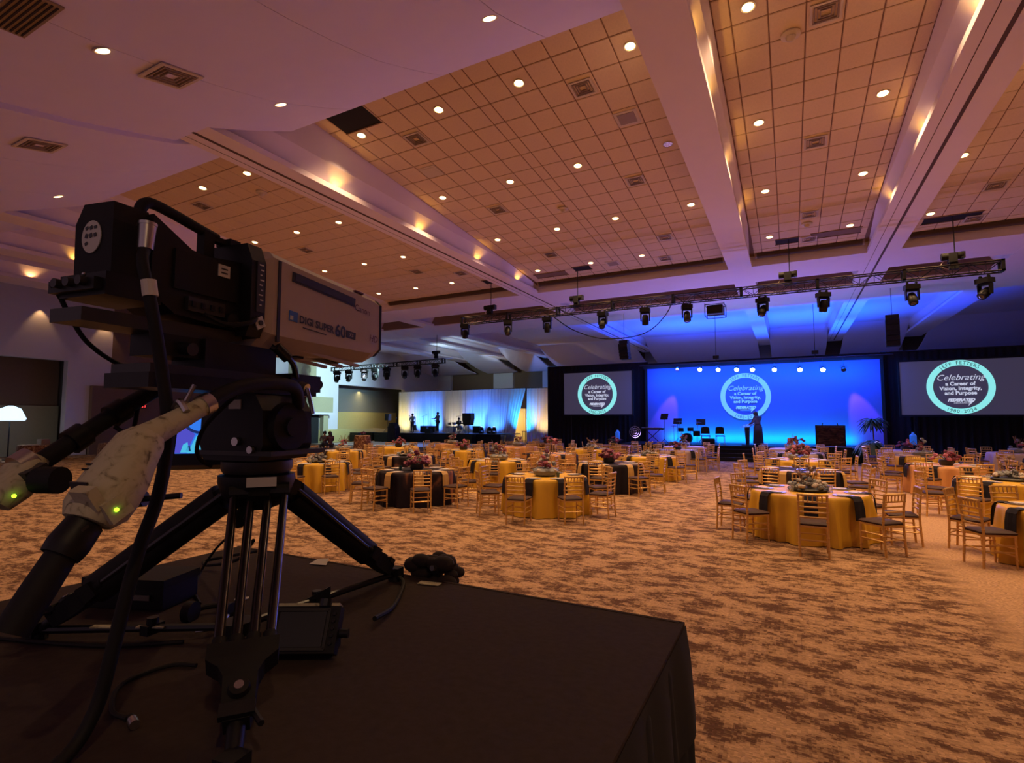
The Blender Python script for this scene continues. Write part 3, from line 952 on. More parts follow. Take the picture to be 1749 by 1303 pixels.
# ================================================================== STAGE, SCREENS
SY = 32.2
st = thing('stage_platform', 'black raised stage in front of the blue backdrop', 'stage', (-1.9, 30.6, 0))
B().bx(-6.4, 6.4, -1.9, 2.2, 0.62, 0.70).obj('deck', 'blackplastic', st)
for k in range(5):
    B().bx(-6.4 + k * 2.56 + .01, -6.4 + (k + 1) * 2.56 - .01, -1.93, -1.9, 0.02, 0.66).obj('skirt_panel', 'black', st)
B().bx(-6.42, -6.38, -1.9, 2.2, 0.02, 0.66).obj('side_skirt', 'black', st)
B().bx(6.38, 6.42, -1.9, 2.2, 0.02, 0.66).obj('side_skirt', 'black', st)
t = thing('stage_steps', 'black steps with pale nosings up to the stage', 'steps', (-2.45, 28.55, 0))
for k in range(3):
    B().bx(-.95, .95, -1.05 + k * .35, -.70 + k * .35, 0.02, 0.18 + .18 * k).obj('step', 'black', t)
    B().bx(-.95, .95, -1.055 + k * .35, -1.02 + k * .35, 0.165 + .18 * k, 0.19 + .18 * k).obj('nosing', 'alu', t)

cyc = thing('backdrop', 'tall cloth backdrop with blue stage light in its colour', 'backdrop', (-1.7, SY, 0))
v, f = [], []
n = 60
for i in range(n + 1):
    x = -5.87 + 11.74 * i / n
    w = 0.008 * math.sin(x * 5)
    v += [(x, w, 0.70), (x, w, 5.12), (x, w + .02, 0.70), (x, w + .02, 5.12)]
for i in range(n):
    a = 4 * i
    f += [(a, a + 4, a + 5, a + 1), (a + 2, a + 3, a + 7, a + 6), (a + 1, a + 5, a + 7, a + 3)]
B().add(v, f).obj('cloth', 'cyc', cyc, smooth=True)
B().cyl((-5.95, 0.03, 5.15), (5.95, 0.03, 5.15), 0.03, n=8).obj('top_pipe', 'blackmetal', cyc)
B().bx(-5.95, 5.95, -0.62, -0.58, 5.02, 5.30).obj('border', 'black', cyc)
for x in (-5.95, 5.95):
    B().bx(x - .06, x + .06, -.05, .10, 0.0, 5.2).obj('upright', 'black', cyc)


def badge(cx, cz, y, r, mring, mtext, mdark, nm, label):
    """the round emblem with its lettering, lying on the screen"""
    t = thing(nm, label, 'emblem', (cx, y, cz))
    rt = 0.80 * r
    v, f = [], []
    n = 72
    for i in range(n):
        a = 2 * PI * i / n
        v += [(r * math.cos(a), 0, r * math.sin(a)), (rt * math.cos(a), 0, rt * math.sin(a))]
    for i in range(n):
        a, c = 2 * i, 2 * ((i + 1) % n)
        f.append((a, c, c + 1, a + 1))
    put('ring', flat_mesh('ring', v, f, mring), t)

    def arc(s, size, rad, a0, step, up):
        V, F = [], []
        for k, ch in enumerate(s):
            if ch == ' ':
                continue
            vv, ff = text_verts(ch, size)
            a = a0 + step * k
            nV = len(V)
            for x, yy, _ in vv:
                rr = rad + (yy - size * 0.35 if up else -(yy - size * 0.35))
                if up:
                    V.append((rr * math.cos(a) + x * math.sin(a), -0.006, rr * math.sin(a) - x * math.cos(a)))
                else:
                    V.append((rr * math.cos(a) - x * math.sin(a), -0.006, rr * math.sin(a) + x * math.cos(a)))
            F += [tuple(i + nV for i in q) for q in ff]
        return V, F
    s = 'JEFF FETTERS'
    st_ = 0.118
    V, F = arc(s, 0.175 * r, 0.90 * r, PI / 2 + st_ * (len(s) - 1) / 2, -st_, True)
    put('ring_lettering', flat_mesh('ring_lettering', V, F, mdark), t, kind='stuff')
    s = '1980-2024'
    V, F = arc(s, 0.17 * r, 0.90 * r, -PI / 2 - 0.112 * (len(s) - 1) / 2, 0.112, False)
    put('year_lettering', flat_mesh('year_lettering', V, F, mdark), t, kind='stuff')
    for s, size, zz, sh, off, nme in (('Celebrating', 0.30, 0.26, 0.35, 0.0, 'script_line'), ('a Career of', 0.185, 0.06, 0, 0.012, 'text_line'), ('Vision, Integrity,', 0.185, -0.11, 0, 0.012, 'text_line'), ('and Purpose', 0.185, -0.28, 0, 0.012, 'text_line'),
                                      ('FEDERATED', 0.145, -0.53, 0.3, 0.02, 'logo_word'), ('INSURANCE', 0.08, -0.615, 0.2, 0.0, 'logo_word')):
        vv, ff = text_verts(s, size * r, sh, off * r * 0.5)
        put(nme, flat_mesh(nme, [(x, -0.006, yy + zz * r) for x, yy, _ in vv], ff, mtext), t, kind='stuff')
    # the pennant under the end of the logo word
    put('logo_pennant', flat_mesh('logo_pennant', [(0.16 * r, -.006, -.56 * r), (0.40 * r, -.006, -.50 * r), (0.20 * r, -.006, -.70 * r), (0.24 * r, -.006, -.58 * r)], [(0, 3, 1), (3, 2, 1)], mtext), t)
    return t


badge(-2.13, 3.31, SY - 0.04, 1.30, 'cycring', 'cyctext', 'cycdark', 'projected_emblem', 'round blue ring emblem projected on the blue backdrop')


def side_screen(x0, x1, z0, z1, y, label):
    t = thing('side_screen', label, 'screen', ((x0 + x1) / 2, y, 0))
    w = (x1 - x0) / 2
    B().bx(-w, w, 0, 0.03, z0, z1).obj('screen_surface', 'screen', t)
    for a, bq, c, d in ((-w - .08, w + .08, z1, z1 + .09), (-w - .08, w + .08, z0 - .09, z0), (-w - .08, -w, z0, z1), (w, w + .08, z0, z1)):
        B().bx(a, bq, -0.03, 0.06, c, d).obj('frame_bar', 'black', t)
    for x in (-w * .8, w * .8):
        B().cyl((x, 0.1, 0), (x, 0.1, z0), .03, n=8).obj('leg', 'blackmetal', t)
    return t


side_screen(-12.98, -8.50, 2.34, 5.02, 32.1, 'left projection screen in its black surround')
side_screen(4.95, 10.0, 2.24, 4.86, 32.1, 'right projection screen in its black surround')
badge(-10.74, 3.62, 32.08, 1.29, 'glowcyan', 'glowwhite', 'inkdark', 'projected_emblem', 'bright ring emblem shown on the left screen')
badge(7.27, 3.56, 32.08, 1.29, 'glowcyan', 'glowwhite', 'inkdark', 'projected_emblem', 'bright ring emblem shown on the right screen')


def drape(name, label, cat, x0, x1, y, z0, z1, m, amp=0.06, per=0.28, cuts=None, y1=None, seed=1):
    """pleated curtain panels hung side by side from a pipe"""
    t = thing(name, label, cat, (0, 0, 0))
    y1 = y if y1 is None else y1
    rnd = random.Random(seed)
    W = x1 - x0
    n = max(1, round(W / 1.5))
    for k in range(n):
        a, c = x0 + W * k / n, x0 + W * (k + 1) / n
        ph = rnd.random() * 6
        v, f = [], []
        m_ = 40
        for i in range(m_ + 1):
            u = i / m_
            x = a + (c - a) * u
            for j, zz in enumerate((z1, (z0 + z1) / 2, z0)):
                am = amp * (0.35, 0.85, 1.0)[j]
                yy = y + (y1 - y) * (x - x0) / W + am * math.sin(2 * PI * (x - a) / per + ph + 0.5 * math.sin(x * 3 + j)) * (0.7 + 0.3 * math.sin(x * 7 + ph))
                xx = x
                if cuts:
                    xx = cuts(x, zz, z0, z1)
                v.append((xx, yy, zz))
        for i in range(m_):
            for j in range(2):
                q = i * 3 + j
                f.append((q, q + 3, q + 4, q + 1))
        B().add(v, f).obj('curtain_panel', m, t, smooth=True)
    B().cyl((x0, y, z1), (x1, y1, z1), .025, n=8).obj('pipe', 'blackmetal', t)
    for x in (x0, x1):
        B().cyl((x, y if x == x0 else y1, 0), (x, y if x == x0 else y1, z1), .03, n=8).obj('upright', 'blackmetal', t)
    return t


drape('masking_drape', 'black masking drape around the left screen', 'drape', -14.35, -7.62, 32.6, 0.02, 5.55, 'black', 0.05, 0.3)
drape('masking_drape', 'black masking drape around the right screen', 'drape', 4.25, 15.8, 32.6, 0.02, 5.45, 'black', 0.05, 0.3)
B().bx(-7.7, 4.3, 32.5, 32.56, 5.05, 5.45).obj('header_drape', 'black', label='narrow black drape above the blue backdrop', category='drape')

# par lights in a row over the stage
for k, x in enumerate((-5.59, -4.36, -3.39, -2.45, -1.66, -0.60, 0.59, 1.62, 2.52)):
    z = 4.95 - 0.045 * (x + 5.59)
    hot = 0 < k < 8
    t = thing('par_light', (f'white glowing par light above the stage, {ORD[k - 1] if k > 1 else "first"} from the left' if hot else ('unlit dark par light at the left end above the stage' if k == 0 else 'unlit dark par light at the right end above the stage')), 'stage light', (x, 31.2, z), group='par lights above the stage')
    B().cyl((0, .12, .05), (0, -.10, -.08), .10, .12, n=14).obj('can', 'blackmetal', t, smooth=True)
    if hot:
        B().cyl((0, -.104, -.083), (0, -.116, -.09), .115, .10, n=14).obj('lamp_face', 'parglow', t)
    else:
        B().cyl((0, -.104, -.083), (0, -.116, -.09), .105, .10, n=14).obj('lamp_face', 'lens', t)
    B().tube([(-.14, .02, 0), (-.14, .02, .16), (.14, .02, .16), (.14, .02, 0)], .012, 6).obj('yoke', 'blackmetal', t)
    B().cyl((0, .02, .16), (0, .02, 5.18 - z), .015, n=6).obj('stem', 'blackmetal', t)
t = thing('light_bar', 'dark pipe carrying the row of par lights above the stage', 'pipe', (-1.6, 31.22, 5.18))
B().cyl((-6.2, 0, 0), (6.2, 0, 0), .03, n=8).obj('pipe', 'blackmetal', t)
for x in (-1.9, 2.9):
    B().box((x, 0, .3), (.3, .2, .18)).obj('hoist', 'blackplastic', t)
    B().cyl((x, 0, .35), (x, 0, 2.82), .012, n=6).obj('hoist_chain', 'blackmetal', t)
    B().cyl((x, 0, .0), (x, 0, .3), .015, n=6).obj('hook', 'blackmetal', t)


# ================================================================== PEOPLE
def skin_mesh(name, pts, edges, m, parent, sub=1):
    me = bpy.data.meshes.new(name)
    me.from_pydata([p[0] for p in pts], edges, [])
    me.materials.append(M[m])
    o = put(name, me, parent)
    md = o.modifiers.new('Skin', 'SKIN')
    md.use_smooth_shade = True
    for i, p in enumerate(pts):
        r = p[1] if isinstance(p[1], tuple) else (p[1], p[1])
        me.skin_vertices[0].data[i].radius = r
        me.skin_vertices[0].data[i].use_root = (i == 0)
    sd = o.modifiers.new('Sub', 'SUBSURF')
    sd.levels = sub
    sd.render_levels = sub
    return o


def person(label, loc, rz, joints, top='shirt', legs='jeans', hair='short', skirt=False, sc=1.0):
    J = dict(pel=(0, 0, .95), wai=(0, .0, 1.10), che=(0, .0, 1.32), nec=(0, .0, 1.48), hea=(0, .03, 1.60), cro=(0, .02, 1.72),
             shl=(-.19, 0, 1.42), shr=(.19, 0, 1.42), ell=(-.24, -.02, 1.14), elr=(.24, -.02, 1.14), hal=(-.25, .10, .90), har=(.25, .10, .90),
             hil=(-.09, 0, .92), hir=(.09, 0, .92), knl=(-.10, .03, .50), knr=(.10, .03, .50), anl=(-.10, -.02, .08), anr=(.10, -.02, .08), tol=(-.11, .14, .03), tor=(.11, .14, .03))
    J.update(joints)
    t = thing('person', label, 'person', loc, rz)
    t.scale = (sc, sc, sc)
    pts, edges, ix = [], [], {}

    def P(k, co, r):
        ix[k] = len(pts)
        pts.append((co, r))

    def E(a, b):
        edges.append((ix[a], ix[b]))
    P('pel', J['pel'], .12)
    for k, r in (('wai', .11), ('che', .13), ('nec', .05), ('hea', (.078, .095)), ('cro', (.06, .07))):
        P(k, J[k], r)
    for a, bq in (('pel', 'wai'), ('wai', 'che'), ('che', 'nec'), ('nec', 'hea'), ('hea', 'cro')):
        E(a, bq)
    h = Vector(J['hea'])
    P('nos', tuple(h + Vector((0, .10, .005))), .014)
    E('hea', 'nos')
    for s in 'lr':
        for k, r in (('sh', .06), ('el', .043), ('ha', .032), ('hi', .085), ('kn', .055), ('an', .04), ('to', .035)):
            P(k + s, J[k + s], r)
        E('che', 'sh' + s)
        E('sh' + s, 'el' + s)
        E('el' + s, 'ha' + s)
        E('pel', 'hi' + s)
        E('hi' + s, 'kn' + s)
        E('kn' + s, 'an' + s)
        E('an' + s, 'to' + s)
        e, hnd = Vector(J['el' + s]), Vector(J['ha' + s])
        d = (hnd - e).normalized()
        side = d.orthogonal().normalized()
        P('pa' + s, tuple(hnd + d * .06), (.03, .02))
        E('ha' + s, 'pa' + s)
        for q in range(5):
            off = (q - 1.5) * .02 if q < 4 else -.05
            ln = (.07, .085, .08, .06, .035)[q]
            b0 = hnd + d * (.06 if q < 4 else .03) + side * off
            P(f'f{q}{s}', tuple(b0 + d * ln * .5), .009)
            P(f'g{q}{s}', tuple(b0 + d * ln * .85 + side.cross(d) * .03), .008)
            E('pa' + s if q < 4 else 'ha' + s, f'f{q}{s}')
            E(f'f{q}{s}', f'g{q}{s}')
    skin_mesh('body', pts, edges, 'skin', t)
    # clothing follows the same joints, a little wider
    tp = [(J['wai'], .145), (J['che'], .165), (tuple(Vector(J['nec']) - Vector((0, 0, .05))), .075), (J['shl'], .085), (J['ell'], .065), (J['shr'], .085), (J['elr'], .065), (J['pel'], .15)]
    for s, i in (('l', 4), ('r', 6)):
        e, hnd = Vector(J['el' + s]), Vector(J['ha' + s])
        tp.append((tuple(e + (hnd - e) * .8), .045))
    skin_mesh('shirt', tp, [(0, 1), (1, 2), (1, 3), (3, 4), (1, 5), (5, 6), (0, 7), (4, 8), (6, 9)], top, t)
    if skirt:
        p = Vector(J['pel'])
        B().lathe([(.15, .12), (.20, -.05), (.22, -.4), (.25, -.84)], 14, p).obj('skirt', top, t, smooth=True)
    else:
        lp = [(J['pel'], .14), (J['hil'], .105), (J['knl'], .078), (tuple(Vector(J['anl']) + Vector((0, 0, .03))), .06), (J['hir'], .105), (J['knr'], .078), (tuple(Vector(J['anr']) + Vector((0, 0, .03))), .06)]
        skin_mesh('trousers', lp, [(0, 1), (1, 2), (2, 3), (0, 4), (4, 5), (5, 6)], legs, t)
    for s in 'lr':
        a, o_ = Vector(J['an' + s]), Vector(J['to' + s])
        B().loft([[(a.x + dx * .05, a.y - .05, a.z - .08 + zz) for dx, zz in ((-1, 0), (1, 0), (1, .09), (-1, .09))], [(o_.x + dx * .05, o_.y, a.z - .08 + zz) for dx, zz in ((-1, 0), (1, 0), (1, .06), (-1, .06))], [(o_.x + dx * .035, o_.y + .07, a.z - .08 + zz) for dx, zz in ((-1, 0), (1, 0), (1, .035), (-1, .035))]]).obj('shoe', 'blackplastic', t)
    hd = Vector(J['hea'])
    b = B()
    v = []
    b.ball(hd + Vector((0, -.025, .045)), .118, 12, 8, (.92, 1.0, 1.0))
    if hair == 'long':
        b.ball(hd + Vector((0, -.07, -.10)), .12, 10, 8, (1.0, .65, 1.5))
    b.obj('hair', 'hair', t, smooth=True)
    for x in (-.03, .03):
        B().ball(hd + Vector((x, .088, .025)), .012, 6, 4).obj('eye', 'ink', t)
    return t


person('woman with long dark hair in dark dress leaning at the lectern', (-1.40, 29.25, 0.70), 0.9,
       dict(che=(0, .05, 1.31), nec=(0, .09, 1.46), hea=(0, .14, 1.57), cro=(0, .13, 1.69), elr=(.24, .16, 1.15), har=(.16, .38, 1.08), ell=(-.22, .14, 1.15), hal=(-.12, .40, 1.08)), top='dress', legs='dress', hair='long', skirt=True)
person('guitarist in grey shirt standing on the band platform by the drums', (-28.0, 39.0, 0.84), PI - 0.4,
       dict(ell=(-.28, .08, 1.16), hal=(-.05, .22, 1.05), elr=(.30, .05, 1.20), har=(.30, .32, 1.20)), top='shirt', hair='short', sc=1.06)
person('musician in pale shirt at left of the band by a microphone', (-31.0, 39.2, 0.84), PI,
       dict(ell=(-.26, .12, 1.18), hal=(-.08, .30, 1.25), elr=(.26, .12, 1.18), har=(.06, .30, 1.10)), top='paleshirt', hair='short')
sit = dict(pel=(0, 0, .52), wai=(0, .0, .68), che=(0, .02, .90), nec=(0, .03, 1.05), hea=(0, .06, 1.17), cro=(0, .05, 1.29), shl=(-.19, 0, .99), shr=(.19, 0, .99), ell=(-.26, .10, .76), elr=(.26, .10, .76),
           hal=(-.16, .34, .80), har=(.16, .34, .80), hil=(-.09, .04, .50), hir=(.09, .04, .50), knl=(-.14, .42, .50), knr=(.14, .42, .50), anl=(-.14, .40, .08), anr=(.14, .40, .08), tol=(-.14, .55, .03), tor=(.14, .55, .03))
person('drummer in dark clothes sitting behind the white drum kit', (-26.3, 39.9, 0.86), PI, sit, top='dress', hair='short')
person('person in patterned grey shirt sitting by the wall at left', (-25.0, 23.2, 0.0), PI + 0.6, sit, top='shirt', hair='short')
person('dark haired person in maroon sitting right of the grey shirt', (-23.9, 22.6, 0.0), 1.4, sit, top='redshirt', hair='long')


# ================================================================== BAND PLATFORM
bp_ = thing('band_platform', 'low black platform under the band before the white drape', 'stage', (-27.2, 39.3, 0))
B().bx(-6.8, 6.4, -1.6, 1.9, 0.74, 0.82).obj('deck', 'darkgrey', bp_)
for k in range(5):
    B().bx(-6.8 + k * 2.64 + .01, -6.8 + (k + 1) * 2.64 - .01, -1.62, -1.59, 0.02, 0.78).obj('skirt_panel', 'black', bp_)


def split_cut(x, z, z0, z1):
    # the opening where the curtain is drawn aside
    u = (z - z0) / (z1 - z0)
    if x < -20.35:
        k = max(0.0, (x + 23.2) / 2.85)
        return x - k * 1.25 * (1 - u) ** 0.8
    return x


drape('band_backdrop', 'tall ivory drape behind the band lit in blue and amber bands', 'drape', -34.6, -20.4, 41.5, 0.03, 4.78, 'drapewhite', 0.07, 0.32, cuts=split_cut, seed=3)
drape('band_backdrop', 'ivory drape panel right of the opening lit blue and amber', 'drape', -20.3, -17.6, 41.5, 0.03, 4.76, 'drapewhite', 0.07, 0.32, seed=5)
# lit corridor seen through the opening
cor = thing('corridor_niche', 'lit yellowish corridor seen through the drape opening', 'niche', (-21.2, 45.5, 0))
B().bx(-1.9, 1.9, 1.0, 1.1, 0, 3.1).obj('back_panel', 'corridor', cor)
B().bx(-2.0, -1.9, -1.0, 1.1, 0, 3.1).obj('side_panel', 'corridor', cor)
B().bx(1.9, 2.0, -1.0, 1.1, 0, 3.1).obj('side_panel', 'corridor', cor)
B().bx(0.3, 0.8, 0.9, 1.0, 1.1, 2.1).obj('wall_notice', 'wood', cor)
t = thing('side_table', 'small dark table standing in the drape opening', 'table', (-21.2, 43.6, 0))
B().bx(-.5, .5, -.3, .3, .92, .97).obj('table_top', 'wood', t)
for x in (-.42, .42):
    for y in (-.24, .24):
        B().cyl((x, y, 0), (x, y, .92), .025, n=6).obj('leg', 'blackmetal', t)


def pole_speaker(x, y, z0, zs, h, label, m='blackplastic'):
    t = thing('loudspeaker', label, 'loudspeaker', (x, y, z0), 0.2)
    B().prism([(-.27, 0), (.27, 0), (.27, h), (-.20, h)], 'x', -.2, .2).obj('cabinet', m, t, loc=(0, 0, zs - z0))
    B().box((0, -.28, zs - z0 + h / 2), (.34, .03, h * .85)).obj('grille', 'blackmetal', t)
    B().cyl((0, 0, 0.25), (0, 0, zs - z0), .025, n=8).obj('pole', 'blackmetal', t)
    for k in range(3):
        a = 2 * PI * k / 3
        B().cyl((0, 0, .5), (.45 * math.cos(a), .45 * math.sin(a), 0.015), .015, n=6).obj('leg', 'blackmetal', t)
    return t


pole_speaker(-33.6, 38.8, 0.82, 1.95, .60, 'black loudspeaker on a pole at the left end of the band')
t = thing('loudspeaker_stack', 'tall black loudspeaker on subwoofers right of the drummer', 'loudspeaker', (-23.6, 37.2, 0))
B().bx(-.55, .55, -.35, .35, 0, .85).obj('subwoofer', 'blackplastic', t)
B().cyl((0, 0, .85), (0, 0, 1.6), .03, n=8).obj('pole', 'blackmetal', t)
B().prism([(-.3, 1.55), (.3, 1.55), (.42, 2.1), (.40, 2.55), (-.42, 2.55), (-.42, 2.0)], 'y', -.3, .3).obj('cabinet', 'blackplastic', t)
for x, y, z, lab in ((-29.2, 39.9, .82, 'black amplifier behind the microphone stand'), (-24.6, 40.2, .82, 'black amplifier right of the drummer'), (-30.3, 40.1, .82, 'black amplifier behind the pale shirted musician')):
    t = thing('amplifier', lab, 'amplifier', (x, y, z))
    B().bx(-.35, .35, -.2, .2, 0.01, .62).obj('cabinet', 'blackplastic', t)
    B().bx(-.32, .32, -.21, -.2, .04, .46).obj('grille', 'rubber', t)
    B().bx(-.32, .32, -.21, -.2, .49, .59).obj('control_strip', 'darkgrey', t)
for x, y, lab in ((-33.0, 37.2, 'black equipment crate at left before the band platform'), (-31.9, 37.0, 'second black equipment crate before the band platform'), (-34.6, 37.6, 'black flight case in the lit alcove by the wall'), (-35.0, 36.2, 'low black flight case left of the alcove light')):
    t = thing('flight_case', lab, 'case', (x, y, 0))
    B().bx(-.5, .5, -.35, .35, 0.08, .85).obj('body', 'blackplastic', t)
    B().bx(-.52, .52, -.37, .37, .60, .64).obj('edge_trim', 'alu', t)
    for sx in (-.4, .4):
        for sy in (-.28, .28):
            B().cyl((sx, sy - .03, .045), (sx, sy + .03, .045), .045, n=8).obj('caster', 'rubber', t)
t = thing('gear_rack', 'tall brown patterned covered rack at the left of the band platform', 'rack', (-31.0, 36.6, 0))
B().prism([(-.45, 0), (.45, 0), (.40, 1.3), (.15, 1.75), (-.25, 1.72), (-.42, 1.2)], 'y', -.35, .35).obj('cover', 'darkcloth', t)
B().bx(-.5, .5, -.4, .4, 0, .06).obj('base', 'blackplastic', t)
dk = thing('drum_kit', 'white drum kit between the guitarist and the drummer', 'drum kit', (-26.6, 39.2, 0.82))
B().cyl((0, -.2, .32), (0, .25, .32), .30, n=18).obj('bass_drum', 'drumshell', dk, smooth=True)
B().cyl((0, -.21, .32), (0, -.20, .32), .27, n=18).obj('drum_head', 'drumhead', dk)
for x, y, z, r, h in ((-.25, 0, .72, .16, .2), (.22, 0, .74, .17, .22), (-.6, .3, .45, .18, .16), (.62, .35, .3, .22, .35)):
    q = B().cyl((x, y, z), (x, y, z + h), r, n=14).obj('tom_drum', 'drumshell', dk, smooth=True)
    B().cyl((x, y, z + h), (x, y, z + h + .01), r * .95, n=14).obj('drum_head', 'drumhead', q)
    B().cyl((x, y, 0), (x, y, z), .015, n=6).obj('stand', 'steel', q)
for x, y, z in ((-.75, .1, 1.15), (.75, .1, 1.2), (-.5, .6, .95)):
    q = B().lathe([(.24, 0), (.05, .03), (0, .04)], 16, (x, y, z)).obj('cymbal', 'brass', dk, smooth=True)
    B().cyl((x, y, 0), (x, y, z), .012, n=6).obj('stand', 'steel', q)


def mic_stand(x, y, z, label, h=1.5, boom=True):
    t = thing('microphone_stand', label, 'stand', (x, y, z), random.uniform(-1, 1))
    B().lathe([(.14, 0), (.14, .02), (.02, .03)], 12).obj('base', 'blackmetal', t)
    B().cyl((0, 0, .02), (0, 0, h), .012, n=6).obj('pole', 'blackmetal', t)
    if boom:
        B().cyl((-.25, 0, h - .05), (.45, 0, h + .12), .010, n=6).obj('boom', 'blackmetal', t)
        B().cyl((.45, 0, h + .12), (.58, 0, h + .10), .025, n=8).obj('microphone', 'blackplastic', t)
    else:
        B().cyl((0, -.02, h), (0, -.14, h + .06), .025, n=8).obj('microphone', 'blackplastic', t)


mic_stand(-29.3, 38.6, .82, 'microphone stand between the pale shirt and the guitarist')
mic_stand(-30.6, 38.4, .82, 'microphone stand before the pale shirted musician', boom=False)
mic_stand(-25.4, 38.5, .82, 'boom stand over the keyboard by the drummer')
t = thing('keyboard', 'black keyboard on a stand in front of the drummer', 'keyboard', (-25.3, 38.9, .82))
B().box((0, 0, .85), (1.2, .32, .09)).obj('key_case', 'blackplastic', t)
B().box((0, -.06, .90), (1.1, .14, .015)).obj('white_keys', 'drumhead', t)
for s in (-1, 1):
    B().cyl((-.4 * s, -.1, .02), (.4 * s, -.1, .8), .02, n=6).obj('stand_leg', 'blackmetal', t)
    B().cyl((-.4 * s, .1, .02), (.4 * s, .1, .8), .02, n=6).obj('stand_leg', 'blackmetal', t)
for x, lab in ((-23.3, 'first'), (-22.5, 'second'), (-22.05, 'third')):
    t = thing('floor_light', f'{lab} glowing floor light from the left on the band platform', 'stage light', (x, 38.8, .82), group='floor lights on the band platform')
    B().box((0, 0, .08), (.34, .3, .16)).obj('base', 'blackplastic', t)
    for s in (-1, 1):
        B().box((.17 * s, 0, .32), (.04, .12, .34)).obj('yoke_arm', 'blackplastic', t)
    B().lathe([(.0, .22), (.1, .24), (.14, .35), (.13, .5), (.11, .58)], 12).obj('head', 'blackplastic', t, smooth=True)
    if lab != 'second':
        B().lathe([(.10, .585), (.0, .60)], 12).obj('lamp_face', 'parglow', t)
    else:
        B().lathe([(.10, .585), (.0, .60)], 12).obj('lamp_face', 'lens', t)


def guitar(x, y, z, label, rz, m='redshirt'):
    t = thing('guitar', label, 'guitar', (x, y, z), rz)
    prof = [(0, -.02), (.16, .03), (.19, .14), (.13, .25), (.15, .36), (.10, .45), (0, .47), (-.10, .45), (-.15, .36), (-.13, .25), (-.19, .14), (-.16, .03)]
    B().prism([(a, c + .25) for a, c in prof], 'y', -.03, .03).obj('guitar_body', m, t)
    B().box((0, 0, .98), (.05, .025, .60)).obj('neck', 'wood', t)
    B().box((0, 0, 1.34), (.08, .02, .15)).obj('headstock', 'wood', t)
    for s in (-1, 1):
        B().cyl((0, .12, .5), (.22 * s, -.12, 0.0), .012, n=6).obj('stand_leg', 'blackmetal', t)
    B().cyl((0, .12, .55), (0, .3, 0), .012, n=6).obj('stand_leg', 'blackmetal', t)


guitar(-32.2, 38.3, .82, 'dark red guitar on a stand at the left of the band', 0.3)
guitar(-29.9, 38.2, .82, 'dark guitar on a stand before the microphone', -0.2, 'dress')
t = thing('stage_monitor', 'black wedge monitor on the band platform before the guitarist', 'loudspeaker', (-28.2, 38.0, .82))
B().prism([(-.22, 0), (.22, 0), (.22, .12), (-.05, .38), (-.22, .38)], 'x', -.3, .3).obj('cabinet', 'blackplastic', t)
B().box((0, .10, .26), (.5, .30, .02), (-.76, 0, 0)).obj('grille', 'blackmetal', t)

# ---- on the main stage
t = thing('lectern', 'slim clear lectern in front of the woman at the stage steps', 'lectern', (-1.90, 29.35, 0.70), -0.6)
B().box((0, 0, .02), (.42, .38, .04)).obj('base', 'darkgrey', t)
B().prism([(-.09, .04), (.09, .04), (.15, .95), (-.15, .95)], 'y', -.02, .02).obj('post', 'darkgrey', t)
B().box((0, -.02, 1.0), (.50, .40, .03), (0.35, 0, 0)).obj('reading_top', 'glass', t)
B().tube([(0.05, .1, 1.05), (.05, .12, 1.25), (.05, .0, 1.35)], .008, 6, 3).obj('microphone', 'blackmetal', t)
t = thing('easel_painting', 'large dark brown painting on an easel at the stage right', 'painting', (1.72, 29.4, 0.70))
B().bx(-.58, .58, -.03, .03, .02, 1.02).obj('canvas', 'art', t)
for a in ((-.60, .60, 1.0, 1.04), (-.60, .60, -.02, .04), (-.62, -.57, 0, 1.04), (.57, .62, 0, 1.04)):
    B().bx(a[0], a[1], -.045, .045, a[2], a[3]).obj('frame_bar', 'blackplastic', t)
for x in (-.5, .5):
    B().cyl((x, .25, 0.02), (x * .6, .06, 1.15), .02, n=6).obj('easel_leg', 'blackmetal', t)
t = thing('skirted_box', 'black skirted box under the painting by the stage edge', 'box', (1.65, 28.1, 0))
for k in range(4):
    B().bx(-.75 + k * .375, -.75 + (k + 1) * .375 - .01, -.4, .4, 0, .74).obj('skirt_panel', 'black', t)
B().bx(-.77, .77, -.42, .42, .74, .78).obj('box_top', 'blackplastic', t)


def fern(x, y, z, label, h, seed, spread=.5, n=34, pot=True, droop=.5):
    t = thing('potted_palm', label, 'plant', (x, y, z))
    if pot:
        B().lathe([(.14, 0), (.19, .02), (.22, .32), (.20, .34), (0, .31)], 14).obj('pot', 'darkgrey', t, smooth=True)
        B().cyl((0, 0, .3), (0, 0, h - .1), .03, .02, n=8).obj('stem', 'twig', t)
    r = random.Random(seed)
    for k in range(n):
        a = r.random() * 2 * PI
        L = spread * r.uniform(.7, 1.15)
        up = r.uniform(-.1, .55)
        v, f = [], []
        m_ = 6
        w = .075
        for i in range(m_ + 1):
            u = i / m_
            rr = L * u
            zz = h + up * u - droop * u * u * 1.1 + r.uniform(-.01, .01)
            ww = w * math.sin(PI * min(.97, u * .85 + .12))
            v += [(rr * math.cos(a) - ww * math.sin(a), rr * math.sin(a) + ww * math.cos(a), zz), (rr * math.cos(a), rr * math.sin(a), zz + .015), (rr * math.cos(a) + ww * math.sin(a), rr * math.sin(a) - ww * math.cos(a), zz)]
        for i in range(m_):
            q = 3 * i
            f += [(q, q + 1, q + 4, q + 3), (q + 1, q + 2, q + 5, q + 4)]
        B().add(v, f).obj('frond', 'leaf', t, smooth=True)
    return t


fern(3.45, 29.6, 0.70, 'tall palm with drooping crown at the right end of stage', 1.25, 3, .62, 64)
fern(3.15, 27.85, 0.0, 'low bushy potted palm below the tall one at stage right', 1.0, 5, .75, 70, droop=.8)


